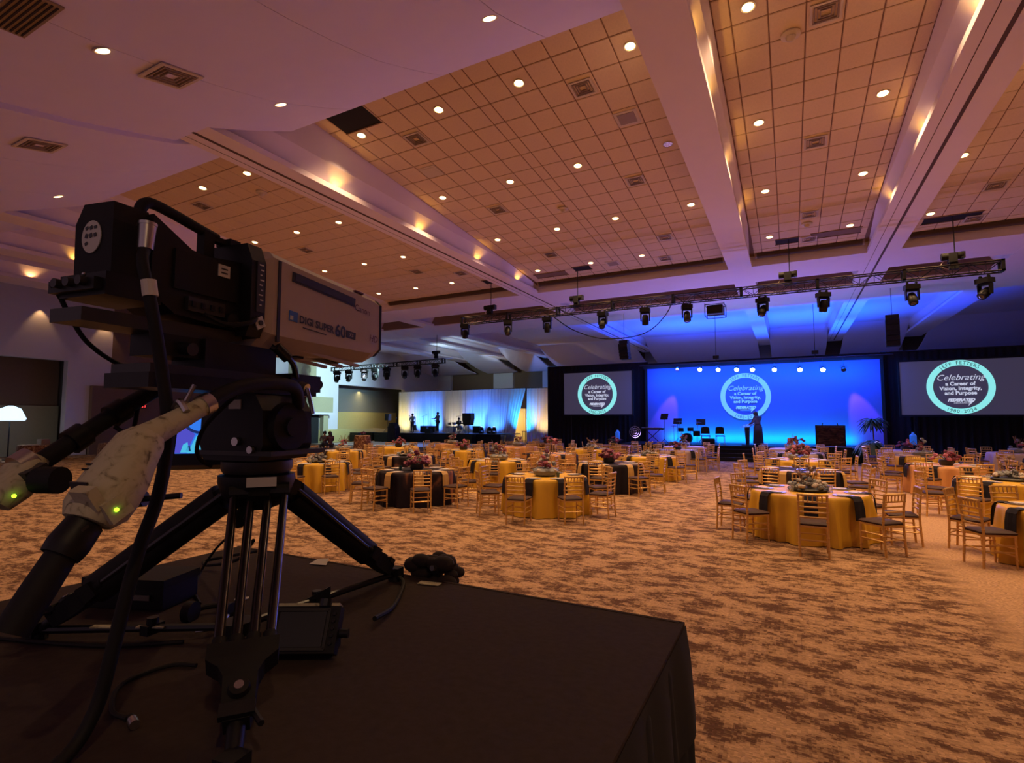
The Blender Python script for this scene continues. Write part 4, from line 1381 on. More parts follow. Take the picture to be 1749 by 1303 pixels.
def music_stand(x, y, label, h=1.25, z=0.7):
    t = thing('music_stand', label, 'stand', (x, y, z), random.uniform(-.5, .5))
    for k in range(3):
        a = 2 * PI * k / 3
        B().cyl((0, 0, .25), (.25 * math.cos(a), .25 * math.sin(a), 0.01), .012, n=6).obj('leg', 'blackmetal', t)
    B().cyl((0, 0, .2), (0, 0, h), .014, n=6).obj('pole', 'blackmetal', t)
    B().box((0, 0, h + .12), (.48, .02, .34), (-.3, 0, 0)).obj('desk', 'blackmetal', t)


music_stand(-6.05, 29.5, 'black music stand at the left end of the blue stage', 1.35)
music_stand(-4.35, 30.9, 'black music stand between drums and the stage chairs', 1.05)
music_stand(-5.6, 30.9, 'black music stand behind the small drum kit', 1.1)
for x, y, lab in ((-3.95, 29.7, 'black chair on the blue stage, left one'), (-3.25, 29.9, 'black chair on the blue stage, right one')):
    t = thing('stage_chair', lab, 'chair', (x, y, .70), 0.2)
    B().bx(-.22, .22, -.22, .22, .42, .47).obj('seat', 'blackplastic', t)
    B().prism([(-.22, .55), (.22, .55), (.20, .88), (.10, .93), (-.10, .93), (-.20, .88)], 'y', .20, .23).obj('backrest', 'blackplastic', t)
    for sx in (-.2, .2):
        for sy in (-.2, .2):
            B().cyl((sx, sy, 0), (sx, sy, .55 if sy > 0 else .42), .014, n=6).obj('leg', 'steel', t)
t = thing('keyboard', 'keyboard on an x stand at the left of the blue stage', 'keyboard', (-6.75, 29.7, .70))
B().box((0, 0, .80), (1.25, .34, .10)).obj('key_case', 'blackplastic', t)
B().box((0, -.06, .86), (1.15, .15, .015)).obj('white_keys', 'drumhead', t)
for s in (-1, 1):
    B().cyl((-.4 * s, 0, .02), (.4 * s, 0, .76), .02, n=6).obj('stand_leg', 'blackmetal', t)
dk2 = thing('drum_kit', 'small dark drum kit on the blue stage left of the chairs', 'drum kit', (-4.95, 29.9, .70))
B().cyl((0, -.2, .30), (0, .22, .30), .28, n=18).obj('bass_drum', 'blackplastic', dk2, smooth=True)
for x, y, z, r, h in ((-.3, 0, .66, .15, .2), (.2, 0, .68, .16, .2), (.5, .1, .42, .19, .28)):
    q = B().cyl((x, y, z), (x, y, z + h), r, n=14).obj('tom_drum', 'blackplastic', dk2, smooth=True)
    B().cyl((x, y, 0), (x, y, z), .014, n=6).obj('stand', 'steel', q)
for x, y, z in ((-.7, .1, .95), (.55, .2, 1.15), (-.45, .4, 1.2)):
    q = B().lathe([(.22, 0), (.05, .03), (0, .04)], 16, (x, y, z)).obj('cymbal', 'blackmetal', dk2, smooth=True)
    B().cyl((x, y, 0), (x, y, z), .012, n=6).obj('stand', 'steel', q)
t = thing('stage_monitor', 'black wedge monitor at the stage edge beside the steps', 'loudspeaker', (-3.7, 28.95, .70))
B().prism([(-.2, 0), (.2, 0), (.2, .12), (-.05, .34), (-.2, .34)], 'x', -.3, .3).obj('cabinet', 'blackplastic', t)
B().box((0, .10, .235), (.5, .28, .02), (-.72, 0, 0)).obj('grille', 'blackmetal', t)
for x, y, lab in ((-8.65, 29.4, 'glowing blue bottle on the dark stand left of the stage'), (4.9, 29.4, 'glowing blue bottle on the dark stand right of the stage')):
    t = thing('stand_table', 'small black stand left of the stage under the blue bottle' if x < 0 else 'small black stand right of the stage under the blue bottle', 'table', (x, y, 0))
    B().box((0, 0, .86), (.5, .5, .04)).obj('top', 'blackplastic', t)
    B().cyl((0, 0, 0.03), (0, 0, .85), .03, n=8).obj('post', 'blackmetal', t)
    B().lathe([(.24, 0), (.24, .02), (.03, .04)], 12).obj('base', 'blackmetal', t)
    q = thing('bottle', lab, 'bottle', (x, y, .88))
    B().lathe([(.12, 0), (.13, .02), (.13, .42), (.05, .50), (.045, .56)], 12).obj('bottle_body', 'bottleblue', q, smooth=True)
    B().cyl((0, 0, .56), (0, 0, .60), .05, n=10).obj('cap', 'darkgrey', q)
t = thing('harp', 'pale round fan on a stand by the left end of the stage', 'fan', (-7.35, 28.3, .0))
t.name = 'pedestal_fan'
B().lathe([(.25, 0), (.25, .03), (.03, .05)], 14).obj('base', 'darkgrey', t)
B().cyl((0, 0, .04), (0, 0, 1.25), .02, n=8).obj('pole', 'darkgrey', t)
bb = B()
for rr in (.30, .20, .10):
    bb.tube([(rr * math.cos(2 * PI * i / 20), -.06, 1.35 + rr * math.sin(2 * PI * i / 20)) for i in range(21)], .008, 5)
for i in range(12):
    a = 2 * PI * i / 12
    bb.cyl((.04 * math.cos(a), -.06, 1.35 + .04 * math.sin(a)), (.3 * math.cos(a), -.06, 1.35 + .3 * math.sin(a)), .005, n=4)
bb.obj('grille', 'steel', t)
B().cyl((0, .0, 1.35), (0, .14, 1.35), .07, n=10).obj('motor_housing', 'darkgrey', t)

# ---- left wall things
t = thing('exit_sign', 'small glowing red exit sign on the brown wall', 'sign', (-35.62, 18.3, 2.87))
B().box((0, 0, 0), (.06, .62, .34)).obj('sign_case', 'blackplastic', t)
vv, ff = text_verts('EXIT', .30, 0, .006)
put('lettering', flat_mesh('lettering', [(0.035, x, y - .10) for x, y, _ in vv], ff, 'exitred'), t, kind='stuff')
t = thing('table_lamp', 'bright cool glowing lamp at the left edge by the alcove', 'lamp', (-34.4, 11.7, 0))
B().lathe([(.2, 0), (.2, .03), (.03, .06), (.03, 1.9)], 12).obj('stand', 'blackmetal', t, smooth=True)
B().lathe([(.55, 1.95), (.62, 2.05), (.40, 2.55), (.10, 2.7)], 16).obj('lamp_shade', 'lampglow', t, smooth=True)
lamp('lamp_glow', 'POINT', (-34.4, 11.7, 1.85), (-34.4, 11.7, 0), 40, (.7, .85, 1.0), size=.3)
for x, y, lab in ((-33.2, 12.6, 'round table in dark patterned cloth by the left wall'), (-32.2, 15.6, 'round table in patterned cloth partly behind the pan handle')):
    t = thing('banquet_table', lab, 'table', (x, y, 0))
    B().lathe([(1.0, 0.03), (.94, .7), (.91, .76), (0, .765)], 28).obj('tablecloth', 'florcloth', t, smooth=True)
    B().box((0.1, 0, .90), (.5, .35, .26)).obj('serving_box', 'brown', t)
t = thing('cocktail_table', 'tall round cocktail table in brown floral cloth near the dance floor', 'table', (-21.4, 22.6, 0))
v, f = [], []
n = 48
prof = [(0.0, 1.12), (.40, 1.12), (.44, 1.09), (.46, .8), (.50, .3), (.60, 0.02)]
for i, (r, z) in enumerate(prof):
    for j in range(n):
        a = 2 * PI * j / n
        rr = r * (1 + (0.07 * math.sin(a * 9) * max(0, (i - 2) / 3)))
        v.append((rr * math.cos(a), rr * math.sin(a), z))
for i in range(len(prof) - 1):
    for j in range(n):
        f.append((i * n + j, i * n + (j + 1) % n, (i + 1) * n + (j + 1) % n, (i + 1) * n + j))
B().add(v, f).obj('tablecloth', 'florcloth', t, smooth=True)
B().lathe([(.40, 1.122), (.43, 1.10)], 30).obj('table_rim', 'goldnapkin', t)
q = thing('flower_bowl', 'small red flower bowl on the tall cocktail table', 'flowers', (-21.4, 22.6, 1.125))
B().lathe([(.05, 0), (.09, .03), (.10, .08)], 12).obj('bowl', 'darkgrey', q, smooth=True)
rr = random.Random(2)
bb = B()
for k in range(16):
    bb.ball((rr.uniform(-.11, .11), rr.uniform(-.11, .11), .10 + rr.uniform(0, .10)), .035, 6, 4)
bb.obj('blossoms', 'rose', q, kind='stuff')

# ================================================================== BANQUET TABLES AND CHAIRS
TR = 0.91


def cloth_mesh(name, m, seed, R=TR, H=0.765):
    rr = random.Random(seed)
    ph = [rr.random() * 6 for _ in range(4)]
    n = 120
    lev = [(1.0, 0), (.985, .012), (1.0, .05), (1.0, .14), (1.0, .28), (1.0, .5), (1.0, .752)]
    v, f = [(0, 0, H)], []
    v += [(R * .6 * math.cos(2 * PI * j / n), R * .6 * math.sin(2 * PI * j / n), H) for j in range(n)]
    for i, (s, d) in enumerate(lev):
        if i == 0:
            s = .97
        for j in range(n):
            a = 2 * PI * j / n
            k = max(0, d - .04) / .71
            w = (.055 * math.sin(a * 11 + ph[0] + .9 * math.sin(a * 3 + ph[1])) + .030 * math.sin(a * 23 + ph[2] + math.sin(a * 5))) * k ** .6 * 1.15 + .05 * k
            r = R * s + w
            z = H - d
            if i == len(lev) - 1:
                z = .006 + .01 * abs(math.sin(a * 6.5))
            v.append((r * math.cos(a), r * math.sin(a), z))
    f += [(0, 1 + j, 1 + (j + 1) % n) for j in range(n)]
    for i in range(len(lev)):
        o = 1 + i * n
        f += [(o + j, o + n + j, o + n + (j + 1) % n, o + (j + 1) % n) for j in range(n)]
    return B().add(v, f).mesh(name, m, True)


cloths = {k: [cloth_mesh('tablecloth', k, s) for s in (1, 2)] for k in ('goldcloth', 'darkcloth', 'stripecloth', 'orangecloth', 'lilaccloth', 'florcloth')}
top_me = B().lathe([(.88, .72), (.88, .75), (0, .75)], 24).mesh('table_top', 'wood')
tleg_me = B().cyl((0, 0, 0), (0, 0, .72), .02, n=6).mesh('leg', 'blackmetal')

# the gilt ladder-back chair, facing +y
def ch_tube(*pts, r=.0125, n=7):
    return B().tube(pts, r, n)


post = [(0, -.215, 0.0), (0, -.20, .22), (0, -.19, .45), (0, -.205, .68), (0, -.235, .92)]
knots = B()
knots.tube(post, .0165, 7)
for z in (.12, .30, .52, .66, .80, .90):
    for (x0, y0, z0), (x1, y1, z1) in zip(post, post[1:]):
        if z0 <= z <= z1:
            u = (z - z0) / (z1 - z0)
            knots.lathe([(.0165, -.011), (.0225, 0), (.0165, .011)], 7, (0, y0 + (y1 - y0) * u, z))
rear_me = knots.mesh('rear_leg', 'gold', True)
k2 = B().tube([(0, .195, 0), (0, .19, .44)], [.0135, .0175], 7)
for z in (.12, .30):
    k2.lathe([(.0155, -.011), (.0215, 0), (.0155, .011)], 7, (0, .193, z))
front_me = k2.mesh('front_leg', 'gold', True)
seatframe_me = B().prism([(-.20, .205), (.20, .205), (.185, -.20), (-.185, -.20)], 'z', .425, .45).mesh('seat_frame', 'gold')
cush = B().loft([[(-.20, .21, .452), (.20, .21, .452), (.185, -.185, .452), (-.185, -.185, .452)], [(-.208, .218, .475), (.208, .218, .475), (.192, -.19, .475), (-.192, -.19, .475)], [(-.175, .185, .50), (.175, .185, .50), (.16, -.16, .50), (-.16, -.16, .50)]])
cush_me = cush.mesh('cushion', 'cushion', True)


def py(z):
    for (x0, y0, z0), (x1, y1, z1) in zip(post, post[1:]):
        if z0 <= z <= z1:
            return y0 + (y1 - y0) * (z - z0) / (z1 - z0)


def rail(z, sag, r=.014):
    return B().tube([(-.185, py(z), z), (-.09, py(z) - sag, z), (0, py(z) - sag * 1.3, z), (.09, py(z) - sag, z), (.185, py(z), z)], r, 7)


rails = [('top_rail', rail(.905, .012, .0165).mesh('top_rail', 'gold', True))] + [('back_rail', rail(z, .012).mesh('back_rail', 'gold', True)) for z in (.80, .725, .65, .575)]
spin_me = B().tube([(0, py(.80) - .010, .80), (0, py(.905) - .010, .905)], .0095, 6).mesh('spindle', 'gold', True)
str_f = B().cyl((-.185, .193, .27), (.185, .193, .27), .011, n=6).mesh('stretcher', 'gold', True)
str_f2 = B().cyl((-.185, .194, .17), (.185, .194, .17), .011, n=6).mesh('stretcher', 'gold', True)
str_b = B().cyl((-.18, -.20, .24), (.18, -.20, .24), .011, n=6).mesh('stretcher', 'gold', True)
str_s = B().cyl((0, -.20, .22), (0, .193, .22), .011, n=6).mesh('stretcher', 'gold', True)
str_s2 = B().cyl((0, -.20, .31), (0, .193, .31), .011, n=6).mesh('stretcher', 'gold', True)
chair_parts = [('seat_frame', seatframe_me, (0, 0, 0)), ('cushion', cush_me, (0, 0, 0))]
for s in (-1, 1):
    chair_parts += [('leg', rear_me, (.185 * s, 0, 0)), ('leg', front_me, (.188 * s, 0, 0)), ('stretcher', str_s, (.185 * s, 0, 0)), ('stretcher', str_s2, (.185 * s, 0, 0))]
chair_parts += [(n, m, (0, 0, 0)) for n, m in rails]
chair_parts += [('spindle', spin_me, (x, 0, 0)) for x in (-.12, -.06, 0, .06, .12)]
chair_parts += [('stretcher', str_f, (0, 0, 0)), ('stretcher', str_f2, (0, 0, 0)), ('stretcher', str_b, (0, 0, 0))]


def joined(parts, name):
    """one mesh with two materials for the far, tiny copies"""
    bm = bmesh.new()
    mats = []
    for _, me, loc in parts:
        n0 = len(bm.faces)
        nv = len(bm.verts)
        bm.from_mesh(me)
        bm.verts.ensure_lookup_table()
        bm.faces.ensure_lookup_table()
        for v_ in bm.verts[nv:]:
            v_.co += Vector(loc)
        mm = me.materials[0]
        if mm not in mats:
            mats.append(mm)
        for f_ in bm.faces[n0:]:
            f_.material_index = mats.index(mm)
    out = bpy.data.meshes.new(name)
    bm.to_mesh(out)
    bm.free()
    for mm in mats:
        out.materials.append(mm)
    return out


# the far version keeps seat and frame as two parts
far_gold = joined([p for p in chair_parts if p[0] != 'cushion'], 'chair_frame')
plate_me = B().lathe([(0, .004), (.10, .004), (.155, .014), (.158, .010), (.10, 0)], 28).mesh('charger_plate', 'charger', True)
plate2_me = B().lathe([(0, .012), (.07, .012), (.10, .022), (.10, .016), (.07, .006)], 22).mesh('dinner_plate', 'whitechina', True)


def napkin_mesh(m):
    v, f = [], []
    w = .09
    prof = [(.17, .008), (.02, .010), (-.012, .005), (-.045, -.05), (-.062, -.18), (-.07, -.34)]
    for y, z in prof:
        for k in range(4):
            x = -w + 2 * w * k / 3
            v.append((x * (1 + .1 * (z < -.1)), y - .006 * (k % 2), z))
    for y, z in prof:
        for k in range(4):
            x = -w + 2 * w * k / 3
            v.append((x * (1 + .1 * (z < -.1)), y - .006 * (k % 2) - (.006 if z < 0 else 0), z + (.006 if z > 0 else 0)))
    n = len(prof)
    for i in range(n - 1):
        for k in range(3):
            a = 4 * i + k
            f.append((a, a + 1, a + 5, a + 4))
            f.append((4 * n + a, 4 * n + a + 4, 4 * n + a + 5, 4 * n + a + 1))
    return B().add(v, f).mesh('napkin', m)


nap = {m: napkin_mesh(m) for m in ('napkin', 'goldnapkin')}
cup_me = B().lathe([(.030, 0), (.040, .11), (.036, .11), (.028, .008), (0, .008)], 14).mesh('tumbler', 'darkglass', True)


def blossom_mesh(m, seed, r=.05):
    rr = random.Random(seed)
    bb = B()
    for k in range(7):
        a = k * 2.4
        d = r * .45 * (k > 0)
        v = []
        bb.ball((d * math.cos(a), d * math.sin(a), rr.uniform(-.01, .01) + (r * .25 if k == 0 else 0)), r * .62, 6, 4, (1, 1, .8))
    return bb.mesh('blossom', m, True)


blossoms = {m: [blossom_mesh(m, s) for s in (1, 2)] for m in ('rose', 'pink', 'cream', 'silver')}


def centerpiece(kind, loc, label, seed, detail, group):
    rr = random.Random(seed)
    t = thing('flower_centerpiece', label, 'flowers', loc, rr.random() * 6, group)
    sc = {'silver': 1.2, 'rose': 1.3, 'tallrose': 1.2, 'mixed': 1.2}[kind]
    t.scale = (sc, sc, sc)
    if kind == 'silver':            # low grey mound with candle cups and a few tall sprays
        B().lathe([(.24, 0), (.27, .03), (.25, .05), (0, .05)], 20).obj('tray', 'darkgrey', t, smooth=True)
        n = 22 if detail else 12
        for k in range(n):
            a, d = rr.random() * 6.28, .26 * math.sqrt(rr.random())
            z = .06 + .17 * (1 - d / .3) * rr.random()
            put('blossom', blossoms[('silver', 'silver', 'cream')[k % 3]][k % 2], t, (d * math.cos(a), d * math.sin(a), z), (rr.uniform(-.6, .6), rr.uniform(-.6, .6), a))
        for k in range(3):
            a = k * 2.1 + .4
            q = B().lathe([(.028, 0), (.036, .09), (.032, .09), (.026, .01)], 10, (.29 * math.cos(a), .29 * math.sin(a), .004)).obj('candle_cup', 'glass', t, smooth=True)
        bb = B()
        for k in range(9):
            a = rr.random() * 6.28
            d = rr.uniform(.02, .12)
            top = (d * 2.2 * math.cos(a), d * 2.2 * math.sin(a), rr.uniform(.25, .40))
            bb.cyl((d * math.cos(a) * .4, d * math.sin(a) * .4, .06), top, .005, n=4)
            bb.ball(top, .028, 6, 4)
        bb.obj('spray', 'twig', t, kind='stuff')
    elif kind in ('rose', 'tallrose'):
        h = .10 if kind == 'rose' else .30
        if kind == 'tallrose':
            B().lathe([(.10, 0), (.10, .012), (.012, .03), (.012, .26), (.10, .30), (0, .30)], 14).obj('glass_stand', 'glass', t, smooth=True)
        else:
            B().lathe([(.10, 0), (.13, .05), (.12, .12), (0, .12)], 14).obj('vase', 'darkgrey', t, smooth=True)
        n = 34 if detail else 18
        for k in range(n):
            a, d, u = rr.random() * 6.28, .23 * math.sqrt(rr.random()), rr.random()
            z = h + .03 + .24 * u * (1 - d / .34)
            put('blossom', blossoms[('rose', 'rose', 'pink')[k % 3]][k % 2], t, (d * math.cos(a), d * math.sin(a), z), (rr.uniform(-.6, .6), rr.uniform(-.6, .6), a))
        bb = B()
        for k in range(10):
            a, d = rr.random() * 6.28, rr.uniform(.10, .26)
            bb.tube([(0, 0, h), (d * .6 * math.cos(a), d * .6 * math.sin(a), h + .12), (d * math.cos(a), d * math.sin(a), h + rr.uniform(.05, .2))], .006, 4)
            bb.ball((d * math.cos(a), d * math.sin(a), h + .1), .03, 6, 3, (1, 1, .4))
        bb.obj('leaves', 'leaf', t, kind='stuff')
    else:                            # mixed grey pumpkins below and branches with pale and rosy heads above
        B().lathe([(.14, 0), (.22, .03), (.24, .10), (.18, .15), (0, .15)], 18).obj('bowl', 'silver', t, smooth=True)
        for k in range(8):
            a = k * .785
            put('blossom', blossoms['cream' if k % 2 else 'silver'][0], t, (.20 * math.cos(a), .20 * math.sin(a), .11), (rr.uniform(-.6, .6), 0, a))
        n = 20 if detail else 10
        for k in range(n):
            a, d = rr.random() * 6.28, .17 * math.sqrt(rr.random())
            put('blossom', blossoms[('pink', 'silver', 'cream', 'rose')[k % 4]][k % 2], t, (d * math.cos(a), d * math.sin(a), .18 + .34 * rr.random() * (1 - d / .3)), (rr.uniform(-.6, .6), rr.uniform(-.6, .6), a))
        bb = B()
        for k in range(14):
            a = rr.random() * 6.28
            d = rr.uniform(.04, .22)
            bb.cyl((0, 0, .12), (d * math.cos(a), d * math.sin(a), rr.uniform(.35, .55)), .005, n=4)
        bb.obj('branch_stems', 'twig', t, kind='stuff')
    return t


COLN = {'A': 'row just right of aisle', 'B': 'middle row right of aisle', 'C': 'rightmost row', 'D': 'row just left of aisle', 'E': 'second row left of aisle', 'F': 'third row left of aisle', 'G': 'leftmost row'}
TABLES = [  # column, number from the front, x, y, cloth, centrepiece, chair offset angle
    ('A', 1, .25, 10.65, 'goldcloth', 'silver', 0), ('A', 2, .2, 14.95, 'stripecloth', 'tallrose', 22), ('A', 3, .2, 18.75, 'goldcloth', 'mixed', 5), ('A', 4, .2, 22.4, 'lilaccloth', 'tallrose', 10), ('A', 5, .1, 25.7, 'lilaccloth', 'mixed', 0),
    ('B', 1, 3.55, 10.1, 'goldcloth', 'rose', 22), ('B', 2, 3.95, 14.3, 'goldcloth', 'silver', 8), ('B', 3, 3.75, 18.3, 'orangecloth', 'rose', 16), ('B', 4, 3.95, 22.4, 'goldcloth', 'mixed', 0), ('B', 5, 4.1, 26.2, 'lilaccloth', 'rose', 12),
    ('C', 1, 7.5, 18.2, 'goldcloth', 'rose', 12), ('C', 2, 7.4, 22.2, 'orangecloth', 'silver', 3), ('C', 3, 7.5, 26.2, 'lilaccloth', 'mixed', 20),
    ('D', 1, -4.8, 10.75, 'goldcloth', 'mixed', 0), ('D', 2, -4.6, 14.75, 'stripecloth', 'rose', 5), ('D', 3, -4.25, 18.3, 'goldcloth', 'silver', 12), ('D', 4, -4.1, 22.4, 'lilaccloth', 'rose', 0), ('D', 5, -4.4, 25.6, 'lilaccloth', 'mixed', 9),
    ('E', 1, -8.15, 10.5, 'darkcloth', 'rose', 38), ('E', 2, -7.95, 14.3, 'goldcloth', 'mixed', 20), ('E', 3, -7.7, 17.9, 'orangecloth', 'tallrose', 0), ('E', 4, -7.5, 21.6, 'goldcloth', 'silver', 10), ('E', 5, -7.6, 25.2, 'florcloth', 'rose', 15),
    ('F', 1, -12.2, 11.1, 'goldcloth', 'silver', 18), ('F', 2, -11.75, 14.6, 'darkcloth', 'silver', 4), ('F', 3, -11.9, 18.4, 'goldcloth', 'rose', 9), ('F', 4, -11.3, 22.2, 'orangecloth', 'mixed', 0), ('F', 5, -11.5, 25.9, 'florcloth', 'rose', 0),
    ('G', 1, -16.0, 15.8, 'goldcloth', 'mixed', 0), ('G', 2, -15.8, 19.0, 'goldcloth', 'rose', 9), ('G', 3, -15.4, 22.8, 'orangecloth', 'mixed', 2)]
CL = {'goldcloth': 'gold', 'stripecloth': 'dark striped', 'orangecloth': 'orange gold', 'lilaccloth': 'pale lilac', 'darkcloth': 'dark floral', 'florcloth': 'brown floral'}
CPN = {'silver': 'low silver grey centerpiece with candles', 'rose': 'burgundy flower centerpiece', 'tallrose': 'burgundy flowers on a glass stand', 'mixed': 'mixed branch and pumpkin centerpiece'}
SIDE = ['near', 'near right', 'right', 'far right', 'far', 'far left', 'left', 'near left']
rnd = random.Random(11)
for ci, (col, num, x, y, cl, cp, off) in enumerate(TABLES):
    where = f'{ORD[num - 1]} table of the {COLN[col]}'
    dist = math.hypot(x, y)
    detail = dist < 16.5
    t = thing('banquet_table', f'round table in {CL[cl]} cloth, {ORD[num - 1]} of the {COLN[col]}', 'table', (x, y, 0), rnd.random() * 6, 'round banquet tables')
    put('tablecloth', cloths[cl][ci % 2], t)
    put('table_top', top_me, t)
    for k in range(4):
        a = PI / 4 + k * PI / 2
        put('leg', tleg_me, t, (.5 * math.cos(a), .5 * math.sin(a), 0))
    centerpiece(cp, (x, y, .766), f'{CPN[cp]}, {where}', ci + 3, detail, 'table centerpieces')
    base = -90 + off
    for k in range(8):
        a = math.radians(base + 45 * k + rnd.uniform(-4, 4))
        r = 1.29 + rnd.uniform(-.05, .08) + (.12 if k == 0 and dist < 14 else 0)
        px, py_ = x + r * math.cos(a), y + r * math.sin(a)
        c = thing('ladder_back_chair', f'gold ladder-back chair, {SIDE[k]} side, {where}', 'chair', (px, py_, 0), a + PI / 2 + rnd.uniform(-.12, .12), 'gold chairs around the banquet tables')
        if detail:
            for nm, me, lc in chair_parts:
                put(nm, me, c, lc)
        else:
            put('chair_frame', far_gold, c)
            put('cushion', cush_me, c)
        # place setting
        ca, sa = math.cos(a), math.sin(a)
        if dist < 24:
            q = thing('place_setting', f'charger plate, {SIDE[k]} side, {where}', 'plate', (x + .69 * ca, y + .69 * sa, .767), 0, 'charger plates on the banquet tables')
            put('charger', plate_me, q)
            put('dinner_plate', plate2_me, q)
            mnap = 'goldnapkin' if cl in ('darkcloth', 'stripecloth', 'florcloth') else 'napkin'
            q = put('napkin', nap[mnap], None, (x + (TR - .005) * ca, y + (TR - .005) * sa, .767), (0, 0, a + PI / 2))
            q['label'] = f'{"gold" if mnap != "napkin" else "dark"} napkin, {SIDE[k]} side, {where}'
            q['category'] = 'napkin'
            q['group'] = 'napkins hanging over the table edges'
for x, y, lab in ((-4.42, 10.55, 'dark tumbler beside the mixed centerpiece on the near gold table left of aisle'), (-8.5, 10.3, 'dark tumbler beside the burgundy flowers on the dark floral table')):
    q = thing('tumbler', lab, 'glass', (x, y, .767))
    put('glass_body', cup_me, q)
    B().cyl((0, 0, .01), (0, 0, .06), .028, .034, n=12).obj('drink', 'darkglass', q)
t = thing('paper_cup', 'small paper cup left standing alone on the carpet', 'cup', (-8.5, 7.3, 0))
B().lathe([(.03, 0), (.043, .12), (.038, .12), (.027, .008), (0, .008)], 14).obj('cup_body', 'cardboard', t, smooth=True)
B().lathe([(.045, .118), (.046, .126), (.040, .126)], 14).obj('rim', 'sticker', t)

# ================================================================== CAMERA RISER IN THE FOREGROUND
RZ = 1.28
rs = thing('camera_riser', 'black carpeted riser with black skirt under the video camera', 'riser', (-1.59, 0, 0))
X0, X1, Y1, Y0_ = -1.215, 1.225, 1.985, -1.7
for k in range(2):
    a, c = Y1 - 1.84 * (k + 1), Y1 - 1.84 * k
    B().bx(X0, X1, a + (.002 if k == 0 else 0), c, RZ - .10, RZ).obj('deck_panel', 'riser', rs)


def skirt(p0, p1, z0, z1, seed, amp=.018):
    rr = random.Random(seed)
    p0, p1 = Vector(p0), Vector(p1)
    d = (p1 - p0)
    L = d.length
    d.normalize()
    nrm = Vector((d.y, -d.x, 0))
    v, f = [], []
    m_ = int(L / .02)
    ph = rr.random() * 6
    for i in range(m_ + 1):
        s = L * i / m_
        for j, z in enumerate((z1, z1 - .05, z1 - .35, z1 - .8, z0)):
            am = amp * (0.1, .4, .9, 1.1, 1.25)[j]
            w = am * (1 + math.sin(2 * PI * s / .13 + ph + .6 * math.sin(s * 5)))
            q = p0 + d * s + nrm * (w + .004 + j * .004)
            v.append((q.x, q.y, z))
    for i in range(m_):
        for j in range(4):
            q = i * 5 + j
            f.append((q, q + 5, q + 6, q + 1))
    return B().add(v, f)


skirt((X1, Y0_, 0), (X1, Y1, 0), 0.01, RZ - .012, 3).obj('side_skirt', 'black', rs, smooth=True)
skirt((X1, Y1, 0), (X0, Y1, 0), 0.01, RZ - .012, 4).obj('front_skirt', 'black', rs, smooth=True)
skirt((X0, Y1, 0), (X0, Y0_, 0), 0.01, RZ - .012, 5).obj('side_skirt', 'black', rs, smooth=True)
B().bx(X1 - .004, X1 + .012, Y0_, Y1 + .012, RZ - .055, RZ + .002).obj('edge_trim', 'riser', rs)
v, f = [], []
for i in range(81):
    yq = Y0_ + (Y1 + .02 - Y0_) * i / 80
    fl = .5 + .5 * math.sin(yq * 21) + .6 * max(0, (yq - Y1 + .25) / .25)
    for u_, z_ in ((.014, RZ - .01), (.02 + .012 * fl, RZ - .12), (.022 + .022 * fl, RZ - .24), (.022 + .028 * fl, RZ - .335 - .02 * math.sin(yq * 9))):
        v.append((X1 + u_, yq, z_))
for i in range(80):
    for j in range(3):
        q = i * 4 + j
        f.append((q, q + 4, q + 5, q + 1))
B().add(v, f).obj('overhang', 'black', rs, smooth=True)
B().bx(X0, X1, Y1 - .004, Y1 + .012, RZ - .055, RZ + .002).obj('edge_trim', 'riser', rs)
for x in (X0 + .15, 0, X1 - .15):
    for y in (Y1 - .2, Y0_ + .2):
        B().cyl((x, y, 0), (x, y, RZ - .1), .025, n=8).obj('leg', 'blackmetal', rs)

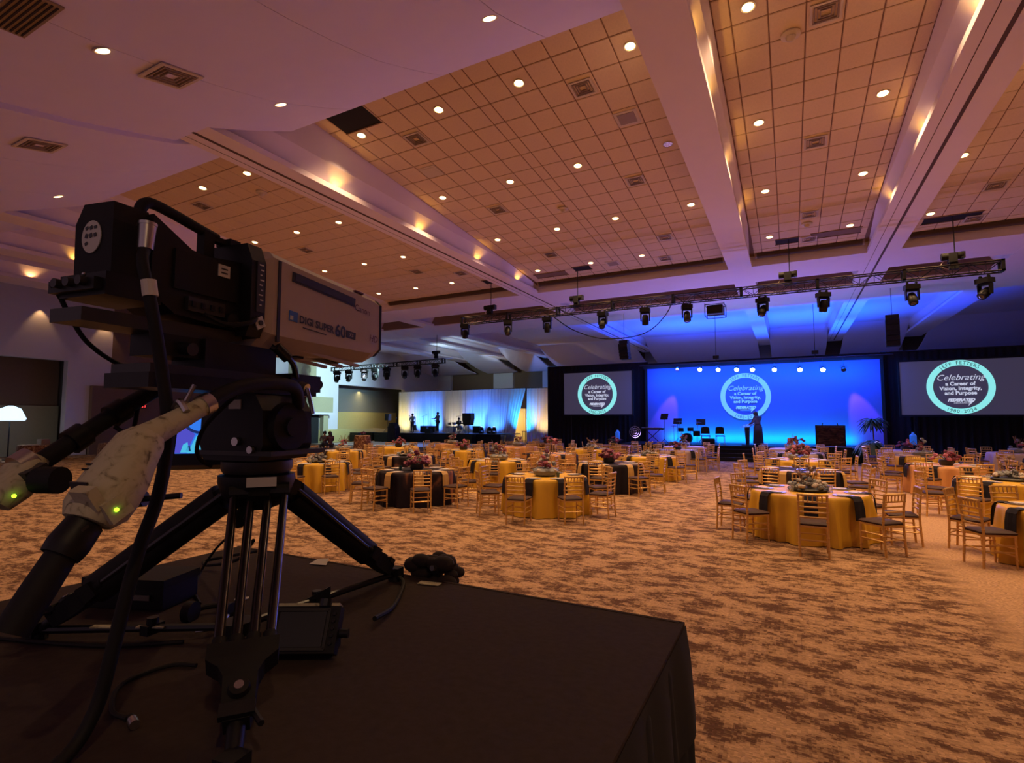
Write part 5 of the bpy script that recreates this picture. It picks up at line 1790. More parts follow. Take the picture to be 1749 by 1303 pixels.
# ---- tripod and fluid head; rig frame: +y = where the camera looks
RIG = (-1.61, 1.22, 0)
RA = 0.136
tp = thing('camera_tripod', 'heavy black tripod with twin tube legs carrying the video camera', 'tripod', RIG, RA)
feet = {'F': (.534, -.584), 'L': (-.653, -.278), 'R': (.112, .68)}
for k, (fx, fy) in feet.items():
    d2 = Vector((fx, fy, 0)).normalized()
    top = Vector((d2.x * .085, d2.y * .085, 1.765))
    ft = Vector((fx, fy, RZ + .02))
    ax = (ft - top)
    axn = ax.normalized()
    sd = Vector((-d2.y, d2.x, 0))
    leg = B()
    for s in (-1, 1):
        for t_, q_ in ((-.018, 0), (.018, 0)) if k != 'F' else ((-.020, 0), (.020, 0)):
            pass
    # four upper tubes
    low = top + ax * .70
    lg = bpy.data.objects.new('leg', None)
    hinge = B()
    hinge.cyl(top - sd * (.088 if k == 'F' else .062), top + sd * (.088 if k == 'F' else .062), .028, n=12)
    hinge.box(top + axn * .03, (.06, .06, .05), Matrix(((sd.x, axn.cross(sd).x, axn.x), (sd.y, axn.cross(sd).y, axn.y), (sd.z, axn.cross(sd).z, axn.z))))
    hg = hinge.obj('leg', 'blackplastic', tp)
    offs = (-.074, -.025, .025, .074) if k == 'F' else (-.052, -.018, .018, .052)
    for o_ in offs:
        B().cyl(top + sd * o_ + axn * .02, low + sd * o_ * .75, .0125, n=12).obj('leg_tube', 'carbon', hg, smooth=True)
    if k != 'F':
        B().tube([top + axn * .05, top + ax * .35, low], .052, 12).obj('foam_pad', 'rubber', hg, smooth=True)
    R3 = Matrix(((sd.x, axn.cross(sd).x, axn.x), (sd.y, axn.cross(sd).y, axn.y), (sd.z, axn.cross(sd).z, axn.z)))
    dn = axn.cross(sd)
    wl_ = .078 if k == 'F' else .064
    cst = B()
    rg_ = []
    for u_, w_, h_ in ((-.03, wl_, .024), (.012, wl_ * .98, .028), (.035, wl_ * .62, .028), (.06, .036, .030), (.13, .032, .027), (.16, .026, .024)):
        q_ = low + axn * u_
        rg_.append([q_ + sd * w_ - dn * h_, q_ + sd * w_ + dn * h_, q_ - sd * w_ + dn * h_, q_ - sd * w_ - dn * h_])
    cst.loft(rg_)
    cst.obj('leg_casting', 'rubber', hg)
    for o_ in offs:
        B().cyl(low + sd * o_ * .75 - axn * .055, low + sd * o_ * .75 - axn * .02, .017, n=10).obj('tube_collar', 'rubber', hg, smooth=True)
    B().cyl(low + axn * .05, ft - axn * .03, .021, .018, n=10).obj('lower_tube', 'blackplastic', hg, smooth=True)
    kn = low + axn * .095 + axn.cross(sd) * (.028 if (axn.cross(sd)).z > 0 else -.028)
    nz = axn.cross(sd) * (1 if axn.cross(sd).z > 0 else -1)
    kb_ = B().cyl(kn, kn + nz * .012, .024, .020, n=18).obj('lock_knob', 'blackplastic', hg, smooth=True)
    B().cyl(kn + nz * .011, kn + nz * .016, .010, n=14).obj('knob_screw', 'steel', hg, smooth=True)
    ftb = B().cyl((ft.x, ft.y, RZ + .002), (ft.x, ft.y, RZ + .022), .035, .03, n=12)
    ftb.box(ft + Vector((0, 0, .012)), (.05, .05, .05))
    ftb.obj('foot', 'rubber', hg)
    # clamp lever low on the leg
    lv = low + ax * .17
    B().box(lv + nz * .03, (.07, .018, .03), R3).cyl(lv + sd * .03 + nz * .02, lv + sd * .05 + nz * .05 + axn * .05, .007, n=6).obj('clamp_lever', 'blackmetal', hg)
B().cyl((-.235, -.11, 1.745), (-.345, -.165, 1.735), .010, n=10).cyl((-.335, -.162, 1.736), (-.365, -.175, 1.733), .026, n=12).obj('clutch_knob', 'blackplastic', tp, smooth=True)
# floor spreader
hub = Vector((-.02, -.06, RZ + .045))
B().cyl(hub - Vector((0, 0, .02)), hub + Vector((0, 0, .02)), .05, n=14).obj('spreader_hub', 'blackplastic', tp)
for k, (fx, fy) in feet.items():
    e = Vector((fx, fy, RZ + .03))
    B().tube([hub, hub + (e - hub) * .5, e], .013, 8).obj('spreader_arm', 'blackmetal', tp)
    q = hub + (e - hub) * .42
    B().box(q, (.035, .06, .03)).cyl(q + Vector((0, 0, .015)), q + Vector((0, 0, .035)), .018, n=8).obj('spreader_lock', 'blackplastic', tp)
for x, y in ((-.42, -.21), (-.28, -.16)):
    B().box((x, y, RZ + .047), (.09, .022, .004), (0, 0, .35)).obj('tape_strip', 'worn', tp)
# bowl casting
B().lathe([(.05, 1.70), (.075, 1.71), (.105, 1.745), (.12, 1.79), (.12, 1.815), (.085, 1.82), (0, 1.82)], 24, (-.01, -.01, 0)).obj('bowl', 'blackplastic', tp, smooth=True)
B().lathe([(.105, 1.822), (.112, 1.835), (.112, 1.862), (.10, 1.868)], 24, (-.01, -.01, 0)).obj('levelling_ring', 'darkgrey', tp, smooth=True)
B().box((.0875, -.0875, 1.80), (.088, .010, .030), (0, 0, PI / 4)).obj('paper_label', 'sticker', tp)
B().cyl((.02, -.09, 1.70), (.05, -.14, 1.68), .022, n=10).obj('bowl_clamp', 'blackmetal', tp, smooth=True)
# fluid head: two drums and a tilt block
hd = B().prism([(-.13, 1.868), (.10, 1.868), (.12, 1.92), (.115, 2.03), (.08, 2.085), (-.11, 2.085), (-.145, 2.03), (-.15, 1.92)], 'y', -.12, .10)
hdo = hd.obj('fluid_head', 'blackplastic', tp)
for s in (-1, 1):
    B().cyl((s * .13 - .015, -.02, 1.975), (s * .155 - .015, -.02, 1.975), .085, .078, n=24).cyl((s * .155 - .015, -.02, 1.975), (s * .165 - .015, -.02, 1.975), .03, n=14).obj('drag_drum', 'rubber', hdo, smooth=True)
B().cyl((.08, -.125, 1.905), (.08, -.135, 1.905), .012, n=12).obj('screw', 'steel', hdo)
B().cyl((.015, -.125, 1.93), (.015, -.133, 1.93), .014, n=12).obj('screw', 'steel', hdo)
B().box((.0, -.122, 2.05), (.05, .004, .03)).obj('bubble_level', 'sticker', hdo)
B().bx(-.16, .16, -.125, .125, 1.885, 1.90).obj('base_ring', 'darkgrey', hdo)
# plates on top of the head
B().bx(-.085, .085, -.47, .16, 2.085, 2.125).obj('sliding_plate', 'blackplastic', tp)
B().bx(-.075, .075, -.46, .13, 2.125, 2.150).obj('wedge_plate', 'darkgrey', tp)
B().bx(-.06, .095, .02, .17, 2.10, 2.16).cyl((.03, .10, 2.135), (.03, .24, 2.135), .018, n=12).cyl((-.02, .06, 2.085), (-.02, .20, 2.085), .026, n=12).obj('plate_clamp', 'blackplastic', tp)
B().cyl((.10, .06, 2.12), (.13, .06, 2.11), .016, n=10).cyl((.13, .06, 2.11), (.145, .075, 2.02), .007, n=8).obj('clamp_lever', 'steel', tp, smooth=True)

# pan bars
pr_ = B().tube([(.13, .02, 2.05), (.19, -.07, 2.105), (.20, -.20, 2.108), (.20, -.31, 2.085), (.20, -.40, 2.04)], .020, 12, 5).obj('pan_bar', 'rubber', tp, smooth=True)
B().tube([(.20, -.39, 2.043), (.20, -.50, 1.985), (.20, -.56, 1.955)], [.023, .029, .034], 14, 4).obj('bar_sleeve', 'worn', pr_, smooth=True)
B().cyl((.20, -.385, 2.046), (.20, -.41, 2.034), .029, n=14).obj('bar_collar', 'steel', pr_, smooth=True)
B().tube([(.17, -.46, 2.03), (.20, -.47, 2.045), (.225, -.47, 2.02)], .009, 8, 4).cyl((.18, -.44, 2.045), (.185, -.42, 2.09), .006, n=8).obj('bar_clamp', 'steel', pr_, smooth=True)
pl_ = B().tube([(-.18, .02, 2.05), (-.17, -.10, 2.125), (-.15, -.234, 2.114), (-.15, -.324, 2.064), (-.15, -.39, 2.02), (-.15, -.49, 1.948), (-.15, -.579, 1.885), (-.15, -.70, 1.80)], .024, 12, 5).obj('pan_bar', 'rubber', tp, smooth=True)
for y, z in ((-.37, 2.033), (-.47, 1.963)):
    B().cyl((-.15, y, z), (-.15, y - .035, z - .025), .034, n=14).obj('bar_collar', 'blackplastic', pl_, smooth=True)

# zoom demand on the near pan bar: worn pale casting with a black grip
zd = thing('zoom_control', 'worn beige zoom control with a green light on the near pan bar', 'camera control', RIG, RA)


def oval(cx, cy, cz, ax, wx, wz, n=14, tilt=0.0):
    a = Vector(ax).normalized()
    u = Vector((1, 0, 0))
    w = a.cross(u).normalized()
    return [tuple(Vector((cx, cy, cz)) + u * (wx * math.copysign(abs(math.cos(2 * PI * i / n)) ** .75, math.cos(2 * PI * i / n))) + w * (wz * math.copysign(abs(math.sin(2 * PI * i / n)) ** .75, math.sin(2 * PI * i / n)))) for i in range(n)]


axz = (0, -.55, -.83)
rings = [oval(.20, -.548, 1.966, axz, .036, .034), oval(.20, -.563, 1.950, axz, .054, .042), oval(.20, -.585, 1.915, axz, .060, .046), oval(.20, -.607, 1.875, axz, .068, .052),
         oval(.20, -.632, 1.835, axz, .071, .054), oval(.20, -.652, 1.805, axz, .068, .052), oval(.20, -.668, 1.785, axz, .048, .040)]
body = B().loft(rings).obj('control_body', 'worn', zd, smooth=True)
B().loft([oval(.20, -.606, 1.877, axz, .0615, .0495), oval(.20, -.608, 1.873, axz, .0615, .0495)], cap=False).obj('seam', 'ink', body)
B().box((.232, -.688, 1.838), (.055, .022, .048), (.55, 0, 0)).obj('rocker_lug', 'worn', body)
B().box((.262, -.650, 1.815), (.012, .05, .05), (.55, 0, 0)).obj('side_box', 'worn', body)
B().ball((.2697, -.655, 1.812), .0048, 8, 5).obj('led', 'ledgreen', body)
B().box((.185, -.676, 1.856), (.055, .004, .026), (.55 - PI / 2 + 1.3, 0, 0)).obj('dark_plate', 'ink', body)
for q in range(2):
    B().box((.165, -.655 + .008 * q, 1.893 + .010 * q), (.022, .003, .004), (.5, 0, 0)).obj('slot', 'ink', body)
B().box((.225, -.69, 1.775), (.02, .016, .014), (.55, 0, 0)).obj('button', 'ink', body)
B().tube([(.20, -.672, 1.782), (.20, -.70, 1.745), (.20, -.715, 1.725)], [.036, .040, .036], 14, 3).obj('grip_collar', 'blackplastic', body, smooth=True)
B().tube([(.20, -.71, 1.73), (.20, -.75, 1.665), (.20, -.79, 1.60)], [.029, .031, .030], 14, 4).obj('grip', 'rubber', body, smooth=True)
B().cyl((.165, -.695, 1.755), (.165, -.705, 1.745), .008, n=8).obj('grip_screw', 'steel', body)

fd = thing('focus_control', 'worn grey green focus control at the left edge of frame', 'camera control', RIG, RA)
B().loft([oval(-.15, -.575, 1.905, (0, -.6, -.8), .03, .022), oval(-.15, -.60, 1.875, (0, -.6, -.8), .055, .034), oval(-.15, -.63, 1.835, (0, -.6, -.8), .055, .040), oval(-.15, -.655, 1.80, (0, -.6, -.8), .035, .028)]).obj('control_body', 'worn', fd, smooth=True)
B().cyl((-.085, -.605, 1.855), (-.03, -.59, 1.855), .032, n=18).obj('focus_wheel', 'rubber', fd, smooth=True)
B().cyl((-.15, -.585, 1.90), (-.15, -.615, 1.88), .036, n=14).obj('clamp', 'steel', fd, smooth=True)
B().box((-.105, -.61, 1.875), (.05, .05, .02), (.5, 0, 0)).obj('bracket', 'darkgrey', fd)
B().ball((-.092, -.648, 1.822), .005, 8, 5).obj('led', 'ledgreen', fd)

# ---- the broadcast camera
bc = thing('video_camera', 'large black broadcast video camera with long beige box lens', 'camera', RIG, RA)
bod = B()
prof = [(-.47, 2.335), (-.40, 2.29), (-.17, 2.275), (-.165, 2.495), (-.23, 2.488), (-.30, 2.478), (-.355, 2.482), (-.41, 2.512), (-.47, 2.545)]
bod.prism(prof, 'x', -.075, .075)
body = bod.obj('camera_body', 'blackplastic', bc)
B().bx(.073, .082, -.41, -.20, 2.36, 2.47).obj('side_cover', 'rubber', body)
B().bx(.073, .088, -.37, -.25, 2.305, 2.345).obj('switch_panel', 'darkgrey', body)
for k in range(4):
    B().box((.090, -.355 + .03 * k, 2.325), (.006, .012, .016)).obj('switch', 'blackmetal', body)
B().box((.0835, -.255, 2.446), (.003, .040, .036)).obj('paper_label', 'sticker', body)
for k in range(2):
    B().box((.0855, -.255, 2.452 - .012 * k), (.001, .022, .004)).obj('label_mark', 'ink', body)
B().cyl((.075, -.225, 2.30), (.095, -.225, 2.30), .022, n=16).obj('control_knob', 'blackplastic', body, smooth=True)
# rear fibre adapter with the oval sticker
ad = B()
ad.loft([[(-.080, -.560, 2.36), (.060, -.560, 2.36), (.060, -.470, 2.36), (-.080, -.470, 2.36)], [(-.080, -.562, 2.50), (.062, -.562, 2.50), (.062, -.470, 2.50), (-.080, -.470, 2.50)], [(-.062, -.555, 2.555), (.050, -.555, 2.55), (.055, -.470, 2.55), (-.062, -.470, 2.555)]])
ado = ad.obj('rear_adapter', 'rubber', bc)
v, f = [(-.014, -.564, 2.462)], []
for i in range(28):
    a = 2 * PI * i / 28
    v.append((-.014 + .036 * math.cos(a), -.564, 2.462 + .042 * math.sin(a)))
f = [(0, 1 + i, 1 + (i + 1) % 28) for i in range(28)]
v2 = [(p[0], p[1] + .002, p[2]) for p in v]
B().add(v, f).add(v2, [(a, c, b_) for a, b_, c in f]).obj('oval_sticker', 'sticker', ado)
rr = random.Random(4)
for k in range(7):
    B().box((-.030 + .016 * (k % 3), -.5655, 2.485 - .020 * (k // 3)), (.010, .001, rr.uniform(.006, .012)), (0, rr.uniform(-.5, .5), 0)).obj('sticker_mark', 'ink', ado)
# connector module under the adapter
cm = B().bx(-.095, .075, -.580, -.44, 2.305, 2.362)
cm.bx(-.105, .065, -.600, -.50, 2.315, 2.345)
cmo = cm.obj('connector_module', 'blackplastic', bc)
for k in range(3):
    B().cyl((-.06 + .045 * k, -.60, 2.335), (-.06 + .045 * k, -.615, 2.335), .012, n=10).obj('socket', 'darkgrey', cmo, smooth=True)
B().ball((.03, -.601, 2.352), .005, 8, 5).obj('indicator', 'steel', cmo)
B().cyl((.02, -.602, 2.34), (.02, -.606, 2.34), .006, n=8).obj('led', 'ventpale', cmo)
# carrying handle
hnd = B().tube([(0, -.460, 2.525), (0, -.455, 2.575), (0, -.430, 2.600), (0, -.36, 2.594), (0, -.28, 2.580), (0, -.215, 2.570)], .0155, 12, 5)
hnd.bx(-.016, .016, -.27, -.235, 2.47, 2.575)
hnd.bx(-.014, .014, -.25, -.19, 2.556, 2.572)
hnd.obj('carry_handle', 'rubber', bc, smooth=True)
# lens mount block and cable connector
mb = B().prism([(-.10, 2.26), (.10, 2.26), (.118, 2.30), (.118, 2.50), (.095, 2.555), (-.095, 2.555), (-.118, 2.50), (-.118, 2.30)], 'y', -.185, -.128)
mbo = mb.obj('lens_mount', 'blackplastic', bc)
B().bx(.116, .121, -.165, -.135, 2.34, 2.50).obj('data_strip', 'ink', mbo)
for k in range(9):
    B().box((.1215, -.150 + .004 * (k % 2), 2.49 - .016 * k), (.001, .016 - .004 * (k % 3), .004)).obj('strip_mark', 'sticker', mbo)
B().box((.121, -.150, 2.305), (.004, .034, .034), (.5, 0, 0)).obj('white_plate', 'sticker', mbo)
B().cyl((.122, -.150, 2.305), (.128, -.150, 2.305), .008, n=10).obj('plate_screw', 'ink', mbo)
B().bx(-.03, .03, -.19, -.15, 2.555, 2.575).obj('mount_hook', 'blackplastic', mbo)

# lens box: lofted octagon, slightly nose-down


def lring(y, dz, x, zt, zb, ch, cb):
    return [(-x + cb, y, zb + dz), (x - cb, y, zb + dz), (x, y, zb + cb * .9 + dz), (x, y, zt - ch + dz), (x - ch, y, zt + dz), (-x + ch, y, zt + dz), (-x, y, zt - ch + dz), (-x, y, zb + cb * .9 + dz)]


LB = B().loft([lring(-.128, 0, .112, 2.548, 2.238, .03, .05), lring(-.10, 0, .121, 2.552, 2.232, .022, .05), lring(.0, -.006, .121, 2.550, 2.236, .020, .05), lring(.44, -.030, .123, 2.552, 2.272, .020, .04), lring(.505, -.034, .121, 2.548, 2.310, .022, .03)])
lbo = LB.obj('lens_housing', 'beige', bc)
B().loft([lring(.500, -.034, .1225, 2.551, 2.306, .022, .03), lring(.515, -.035, .1225, 2.551, 2.310, .022, .03), lring(.522, -.036, .110, 2.538, 2.322, .022, .03)]).obj('front_rim', 'rubber', lbo)
B().box((0, .521, 2.395), (.19, .004, .17)).obj('front_glass', 'lens', lbo)
B().box((.1205, -.075, 2.39), (.008, .012, .27)).obj('side_groove', 'darkgrey', lbo)
# recessed vent slot with dark louvers on the side
B().box((.1220, .155, 2.4785), (.006, .345, .034), (-.055, 0, 0)).obj('slot_frame', 'darkgrey', lbo)
B().box((.1255, .155, 2.4785), (.002, .325, .022), (-.055, 0, 0)).obj('vent_slot', 'ink', lbo)
B().box((.112, .36, 2.520), (.018, .05, .006), (-.055, 0, 0)).obj('red_tag', 'inkred', lbo)


def side_text(s, y, z, size, nm, m='ink', shear=0, off=0.0, dz=-.055, space=1.0):
    vv, ff = text_verts(s, size, shear, off, 'LEFT', space)
    return put(nm, flat_mesh(nm, [(.1248, y + x, z + yy + dz * x) for x, yy, _ in vv], ff, m), lbo, kind='stuff')


B().box((.1225, -.008, 2.352), (.004, .038, .034), (-.055, 0, 0)).obj('emblem_square', 'inkblue', lbo)
B().box((.1232, -.018, 2.346), (.004, .014, .014), (-.055, 0, 0)).obj('emblem_corner', 'sticker', lbo)
side_text('DIGI SUPER', .018, 2.336, .036, 'model_text', off=.0012)
side_text('60', .207, 2.320, .064, 'model_number', off=.0015)
B().box((.1225, .305, 2.335), (.004, .058, .028), (-.055, 0, 0)).obj('suffix_plate', 'ink', lbo)
vv, ff = text_verts('xs', .030, .2, 0, 'CENTER')
put('suffix_text', flat_mesh('suffix_text', [(.1252, .305 + x, 2.328 + yy) for x, yy, _ in vv], ff, 'beige'), lbo, kind='stuff')
B().box((.1225, .10, 2.318), (.003, .12, .003), (-.055, 0, 0)).obj('fine_print', 'ink', lbo)
side_text('Canon', .325, 2.440, .038, 'maker_text', 'inkred')
side_text('HD', .425, 2.330, .040, 'format_text', 'inkred', .2)
# ribs and feet below
for x in (-.08, .0, .08):
    B().box((x, .16, 2.243), (.014, .50, .012), (-.075, 0, 0)).obj('bottom_rib', 'beige', lbo)
B().box((.02, .26, 2.243), (.06, .14, .022), (-.075, 0, 0)).obj('bottom_foot', 'rubber', lbo)
B().box((.02, .12, 2.236), (.04, .04, .02), (-.075, 0, 0)).obj('bottom_foot', 'rubber', lbo)
# lens support and dovetail below the camera
B().prism([(-.62, 2.235), (-.22, 2.235), (-.16, 2.25), (-.16, 2.275), (-.62, 2.268)], 'x', -.055, .06).obj('base_plate', 'darkgrey', bc)
B().bx(-.06, .075, -.30, -.03, 2.15, 2.235).obj('lens_support', 'blackplastic', bc)
B().bx(-.05, .06, -.43, -.30, 2.175, 2.235).obj('dovetail', 'blackplastic', bc)
B().cyl((.06, -.36, 2.20), (.10, -.36, 2.195), .018, n=12).obj('lock_lever', 'blackmetal', bc, smooth=True)
B().tube([(.10, -.08, 2.24), (.125, -.045, 2.215), (.12, 0.0, 2.19), (.09, .05, 2.15)], .010, 8, 4).cyl((.112, -.07, 2.24), (.125, -.03, 2.205), .018, n=10).obj('lens_cable', 'blackmetal', bc, smooth=True)
B().tube([(.105, -.145, 2.33), (.13, -.19, 2.30), (.12, -.27, 2.28), (.10, -.33, 2.30)], .007, 6, 5).obj('signal_cable', 'rubber', bc, smooth=True)
# fibre connector standing on its cable
cn = thing('camera_cable', 'thick black camera cable hanging from its silver connector to the riser', 'cable', RIG, RA)
B().cyl((.095, -.500, 2.50), (.103, -.508, 2.432), .021, .018, n=16).cyl((.0945, -.4995, 2.505), (.095, -.50, 2.497), .0225, n=16).obj('connector', 'steel', cn, smooth=True)
B().tube([(.103, -.508, 2.435), (.125, -.528, 2.391), (.15, -.519, 2.285), (.15, -.493, 2.171), (.152, -.469, 2.04), (.152, -.461, 1.936), (.152, -.480, 1.807), (.15, -.515, 1.701), (.15, -.544, 1.586), (.15, -.570, 1.464), (.15, -.598, 1.36), (.16, -.66, 1.297), (.22, -.82, 1.294), (.4, -1.1, 1.294)], [.013, .0145, .015, .015, .015, .0145, .0145], 12, 6).obj('cable_sheath', 'rubber', cn, smooth=True)
B().cyl((.143, -.524, 2.345), (.149, -.521, 2.305), .0175, n=12).obj('tape_flag', 'sticker', cn)
c2 = B().tube([(-.09, -.60, 2.335), (-.10, -.575, 2.31), (-.10, -.552, 2.268), (-.10, -.506, 2.204), (-.10, -.429, 2.157), (-.10, -.337, 2.138), (-.10, -.20, 2.14)], .006, 8, 6).obj('looping_cable', 'rubber', smooth=True)
c2.location = RIG
c2.rotation_euler = (0, 0, RA)
c2['label'] = 'thin black cable looping from the camera rear to the head'
c2['category'] = 'cable'
c3 = B().tube([(.20, -.30, 2.07), (.12, -.33, 1.98), (.06, -.30, 1.90), (.02, -.22, 1.86)], .006, 8, 6)
c3.tube([(-.15, -.33, 2.04), (-.13, -.36, 1.96), (-.14, -.40, 1.98)], .006, 8, 6)
o = c3.obj('control_cable', 'rubber', smooth=True)
o.location = RIG
o.rotation_euler = (0, 0, RA)
o['label'] = 'thin control cable drooping from the near pan bar'
o['category'] = 'cable'

# ---- viewfinder monitor behind the head, showing the blue stage
mo = thing('monitor', 'small tilted monitor showing the blue stage picture behind the head', 'monitor', RIG, RA)
mc, ma = Vector((-.46, .20, 1.935)), 0.62
Rm = Euler((-.25, 0, ma)).to_matrix()


def mp_(x, y, z):
    return tuple(mc + Rm @ Vector((x, y, z)))


B().box(mc, (.30, .05, .20), Rm).obj('case', 'blackplastic', mo)
B().box(mp_(0, -.022, -.118), (.34, .10, .03), Rm).obj('tray', 'blackplastic', mo)
B().box(mp_(0, -.0265, 0), (.25, .003, .155), Rm).obj('screen_panel', 'panelblue', mo)
pv = [mp_(x, -.029, z) for x, z in ((-.125, -.077), (-.085, -.077), (-.060, .0), (-.125, .05))]
B().add(pv, [(0, 1, 2, 3)]).obj('picture_area', 'panelviolet', mo)
pv = [mp_(x, -.029, z) for x, z in ((-.080, -.077), (.125, -.077), (.125, -.01), (-.055, -.005))]
B().add(pv, [(0, 1, 2, 3)]).obj('picture_area', 'panelcyan', mo)
pv = []
for i in range(13):
    a = PI + PI * i / 12
    pv += [mp_(-.035 + .075 * math.cos(a), -.030, .060 + .060 * math.sin(a)), mp_(-.035 + .064 * math.cos(a), -.030, .060 + .049 * math.sin(a))]
B().add(pv, [(2 * i, 2 * i + 2, 2 * i + 3, 2 * i + 1) for i in range(12)]).obj('picture_ring', 'panelnavy', mo)
rr = random.Random(9)
for k in range(9):
    x, z = rr.uniform(-.11, .10), rr.uniform(-.07, -.03)
    s = rr.uniform(.008, .02)
    B().add([mp_(x - s, -.031, z - s), mp_(x + s, -.031, z - s), mp_(x + s * .3, -.031, z + s * 1.6), mp_(x - s * .6, -.031, z + s)], [(0, 1, 2, 3)]).obj('picture_shape', 'panelnavy' if k % 2 else 'panelcyan', mo)
B().tube([tuple(mc + Vector((.05, .06, -.10))), (-.40, .10, 1.86), (-.16, .03, 1.90)], .018, 8, 5).obj('monitor_arm', 'blackmetal', mo, smooth=True)

# ---- things lying on the riser
dm = thing('field_monitor', 'small dark monitor lying tilted on the riser right of the tripod', 'monitor', (-1.335, 1.185, RZ + .074), 0.50)
dm.scale = (.86, .86, .86)
Rd = Euler((-.55, 0, 0)).to_matrix()
B().box((0, 0, 0), (.235, .05, .155), Rd).obj('case', 'blackplastic', dm)
B().box(Rd @ Vector((-.012, -.027, 0)), (.165, .004, .115), Rd).obj('screen_panel', 'ink', dm)
for a in ((-.012, .064, .19, .010), (-.012, -.064, .19, .010)):
    B().box(Rd @ Vector((a[0], -.029, a[1])), (a[2], .006, a[3]), Rd).obj('frame_bar', 'darkgrey', dm)
for a in ((-.105, 0, .010, .13), (.080, 0, .010, .13)):
    B().box(Rd @ Vector((a[0], -.029, a[1])), (a[2], .006, a[3]), Rd).obj('frame_bar', 'darkgrey', dm)
for k in range(5):
    B().cyl(Rd @ Vector((.10, -.026, .05 - .024 * k)), Rd @ Vector((.10, -.034, .05 - .024 * k)), .006, n=8).obj('button', 'blackmetal', dm)
B().box(Rd @ Vector((0, .0, .082)), (.22, .045, .012), Rd).obj('tape_strip', 'worn', dm)
B().cyl((.12, 0, -.01), (.15, 0, -.01), .016, n=10).obj('side_knob', 'blackmetal', dm, smooth=True)
B().box((0, .03, -.066), (.20, .10, .03)).obj('stand_foot', 'blackplastic', dm)
B().cyl((.06, .02, .078), (.06, .03, .10), .022, n=10).obj('top_knob', 'blackmetal', dm)

bxo = thing('equipment_box', 'low black equipment box on the riser behind the left leg', 'box', (-2.30, 1.22, RZ), 0.35)
B().bx(-.17, .17, -.09, .09, 0.004, .11).obj('box_body', 'blackplastic', bxo)
B().bx(-.175, .175, -.095, .095, .085, .115).obj('lid', 'rubber', bxo)
B().bx(.05, .12, -.099, -.094, .04, .06).obj('latch', 'steel', bxo)
hb = thing('headset', 'black headset lying on the riser behind the front leg', 'headset', (-1.86, 1.20, RZ), .4)
B().tube([(.09 * math.cos(a), .09 * math.sin(a) + .03, .022) for a in [PI * i / 12 for i in range(13)]], .010, 8).obj('headband', 'rubber', hb, smooth=True)
for s in (-1, 1):
    B().cyl((s * .085, 0.02, .03), (s * .055, 0.02, .03), .036, n=16).obj('ear_cup', 'rubber', hb, smooth=True)
B().tube([(.085, .0, .03), (.10, -.08, .02), (.05, -.12, .02)], .005, 6, 4).obj('boom_arm', 'steel', hb, smooth=True)
wd = thing('wedge_case', 'thin black folded flap standing beside the dark monitor', 'case', (-1.70, 1.38, RZ), .5)
wd.scale = (.7, .7, .8)
B().add([(0, 0, .002), (.26, .02, .002), (.26, .02, .12), (0, .012, .002), (.26, .032, .002), (.26, .032, .12)], [(0, 1, 2), (5, 4, 3), (0, 2, 5, 3), (1, 4, 5, 2), (0, 3, 4, 1)]).obj('flap', 'blackplastic', wd)
B().box((.13, .02, .006), (.26, .10, .008)).obj('base_flap', 'rubber', wd)

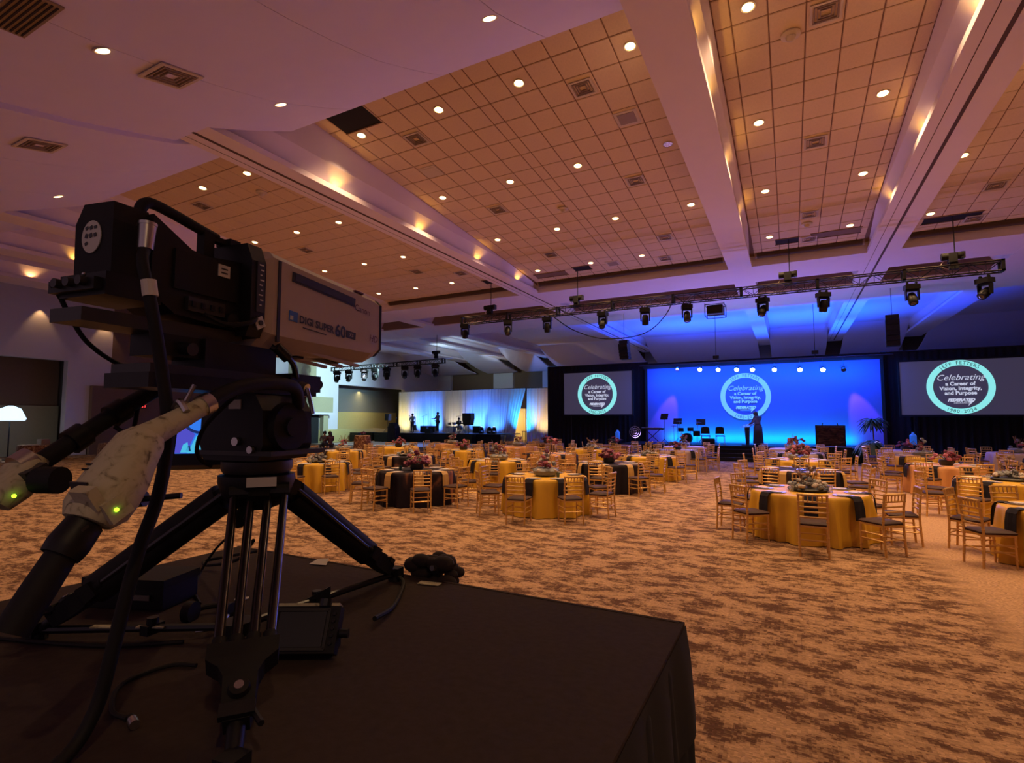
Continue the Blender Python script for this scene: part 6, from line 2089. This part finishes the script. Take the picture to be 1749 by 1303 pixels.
for pts, r, lab in (
        ([(-2.04, 1.42, 1.72), (-2.10, 1.47, 1.62), (-2.16, 1.50, 1.52), (-2.30, 1.52, 1.42), (-2.36, 1.50, 1.33), (-2.25, 1.40, RZ + .008), (-2.05, 1.30, RZ + .008)], .0055, 'thin cable hanging below the pan bar to the riser'),
        ([(-1.70, 1.30, 1.62), (-1.95, 1.50, 1.47), (-2.35, 1.66, 1.36), (-2.52, 1.62, 1.32), (-2.40, 1.55, 1.33), (-2.05, 1.45, 1.42), (-1.75, 1.30, 1.56)], .007, 'cable loop sagging left of the tripod legs'),
        ([(-1.55, 0.98, RZ + .008), (-1.62, .94, RZ + .008), (-1.62, .82, RZ + .008), (-1.50, .74, RZ + .008), (-1.42, .735, RZ + .010)], .006, 'thin cable with metal plug lying on the riser front'),
        ([(-1.30, 1.45, RZ + .03), (-1.36, 1.62, RZ + .012), (-1.50, 1.85, RZ + .014), (-1.58, 1.90, RZ + .02)], .009, 'black cable from the dark monitor to the right tripod foot'),
        ([(-2.60, .72, RZ + .008), (-2.30, .80, RZ + .008), (-1.95, .92, RZ + .008), (-1.75, 1.06, RZ + .008)], .007, 'black cable lying across the riser at lower left')):
    o = B().tube(pts, r, 8, 6).obj('floor_cable', 'rubber', smooth=True)
    o['label'] = lab
    o['category'] = 'cable'
pg = thing('cable_plug', 'small metal plug at the end of the cable on the riser', 'plug', (-1.40, .735, RZ + .012), -.3)
B().cyl((0, 0, 0), (.03, 0, 0), .011, n=12).obj('barrel', 'steel', pg, smooth=True)
B().cyl((-.02, 0, 0), (0, 0, 0), .008, n=10).obj('boot', 'rubber', pg, smooth=True)
pp = thing('paper_scrap', 'small white paper scrap at the far edge of the riser', 'paper', (-2.10, 1.94, RZ + .004), .3)
B().add([(-.05, -.02, 0), (.05, -.03, .002), (.03, .03, .018), (-.03, .03, .014)], [(0, 1, 2, 3)]).obj('sheet', 'sticker', pp)
p2 = thing('tape_piece', 'small white tape piece on the riser between the tubes', 'tape', (-1.97, 1.42, RZ + .003), .8)
B().bx(-.025, .025, -.012, .012, 0, .003).obj('tape', 'sticker', p2)
p3 = thing('tape_piece', 'brown tape strip on the riser edge by the right foot', 'tape', (-1.42, 1.93, RZ + .003), .2)
B().bx(-.05, .05, -.02, .02, 0, .003).obj('tape', 'worn', p3)
rg = thing('cloth_bundle', 'crumpled brown cloth bundle at the right tripod foot', 'cloth', (-1.50, 2.06, RZ - .01))
rr = random.Random(21)
bb = B()
for k in range(26):
    bb.ball((rr.uniform(-.08, .13), rr.uniform(-.05, .05), rr.uniform(-.01, .08)), rr.uniform(.022, .045), 8, 6, (1.3, .9, .8))
bo = bb.obj('crumpled_cloth', 'cloth_rag', rg, smooth=True)
B().cyl((.05, -.06, .06), (.05, -.075, .062), .012, n=10).obj('snap_button', 'steel', rg)
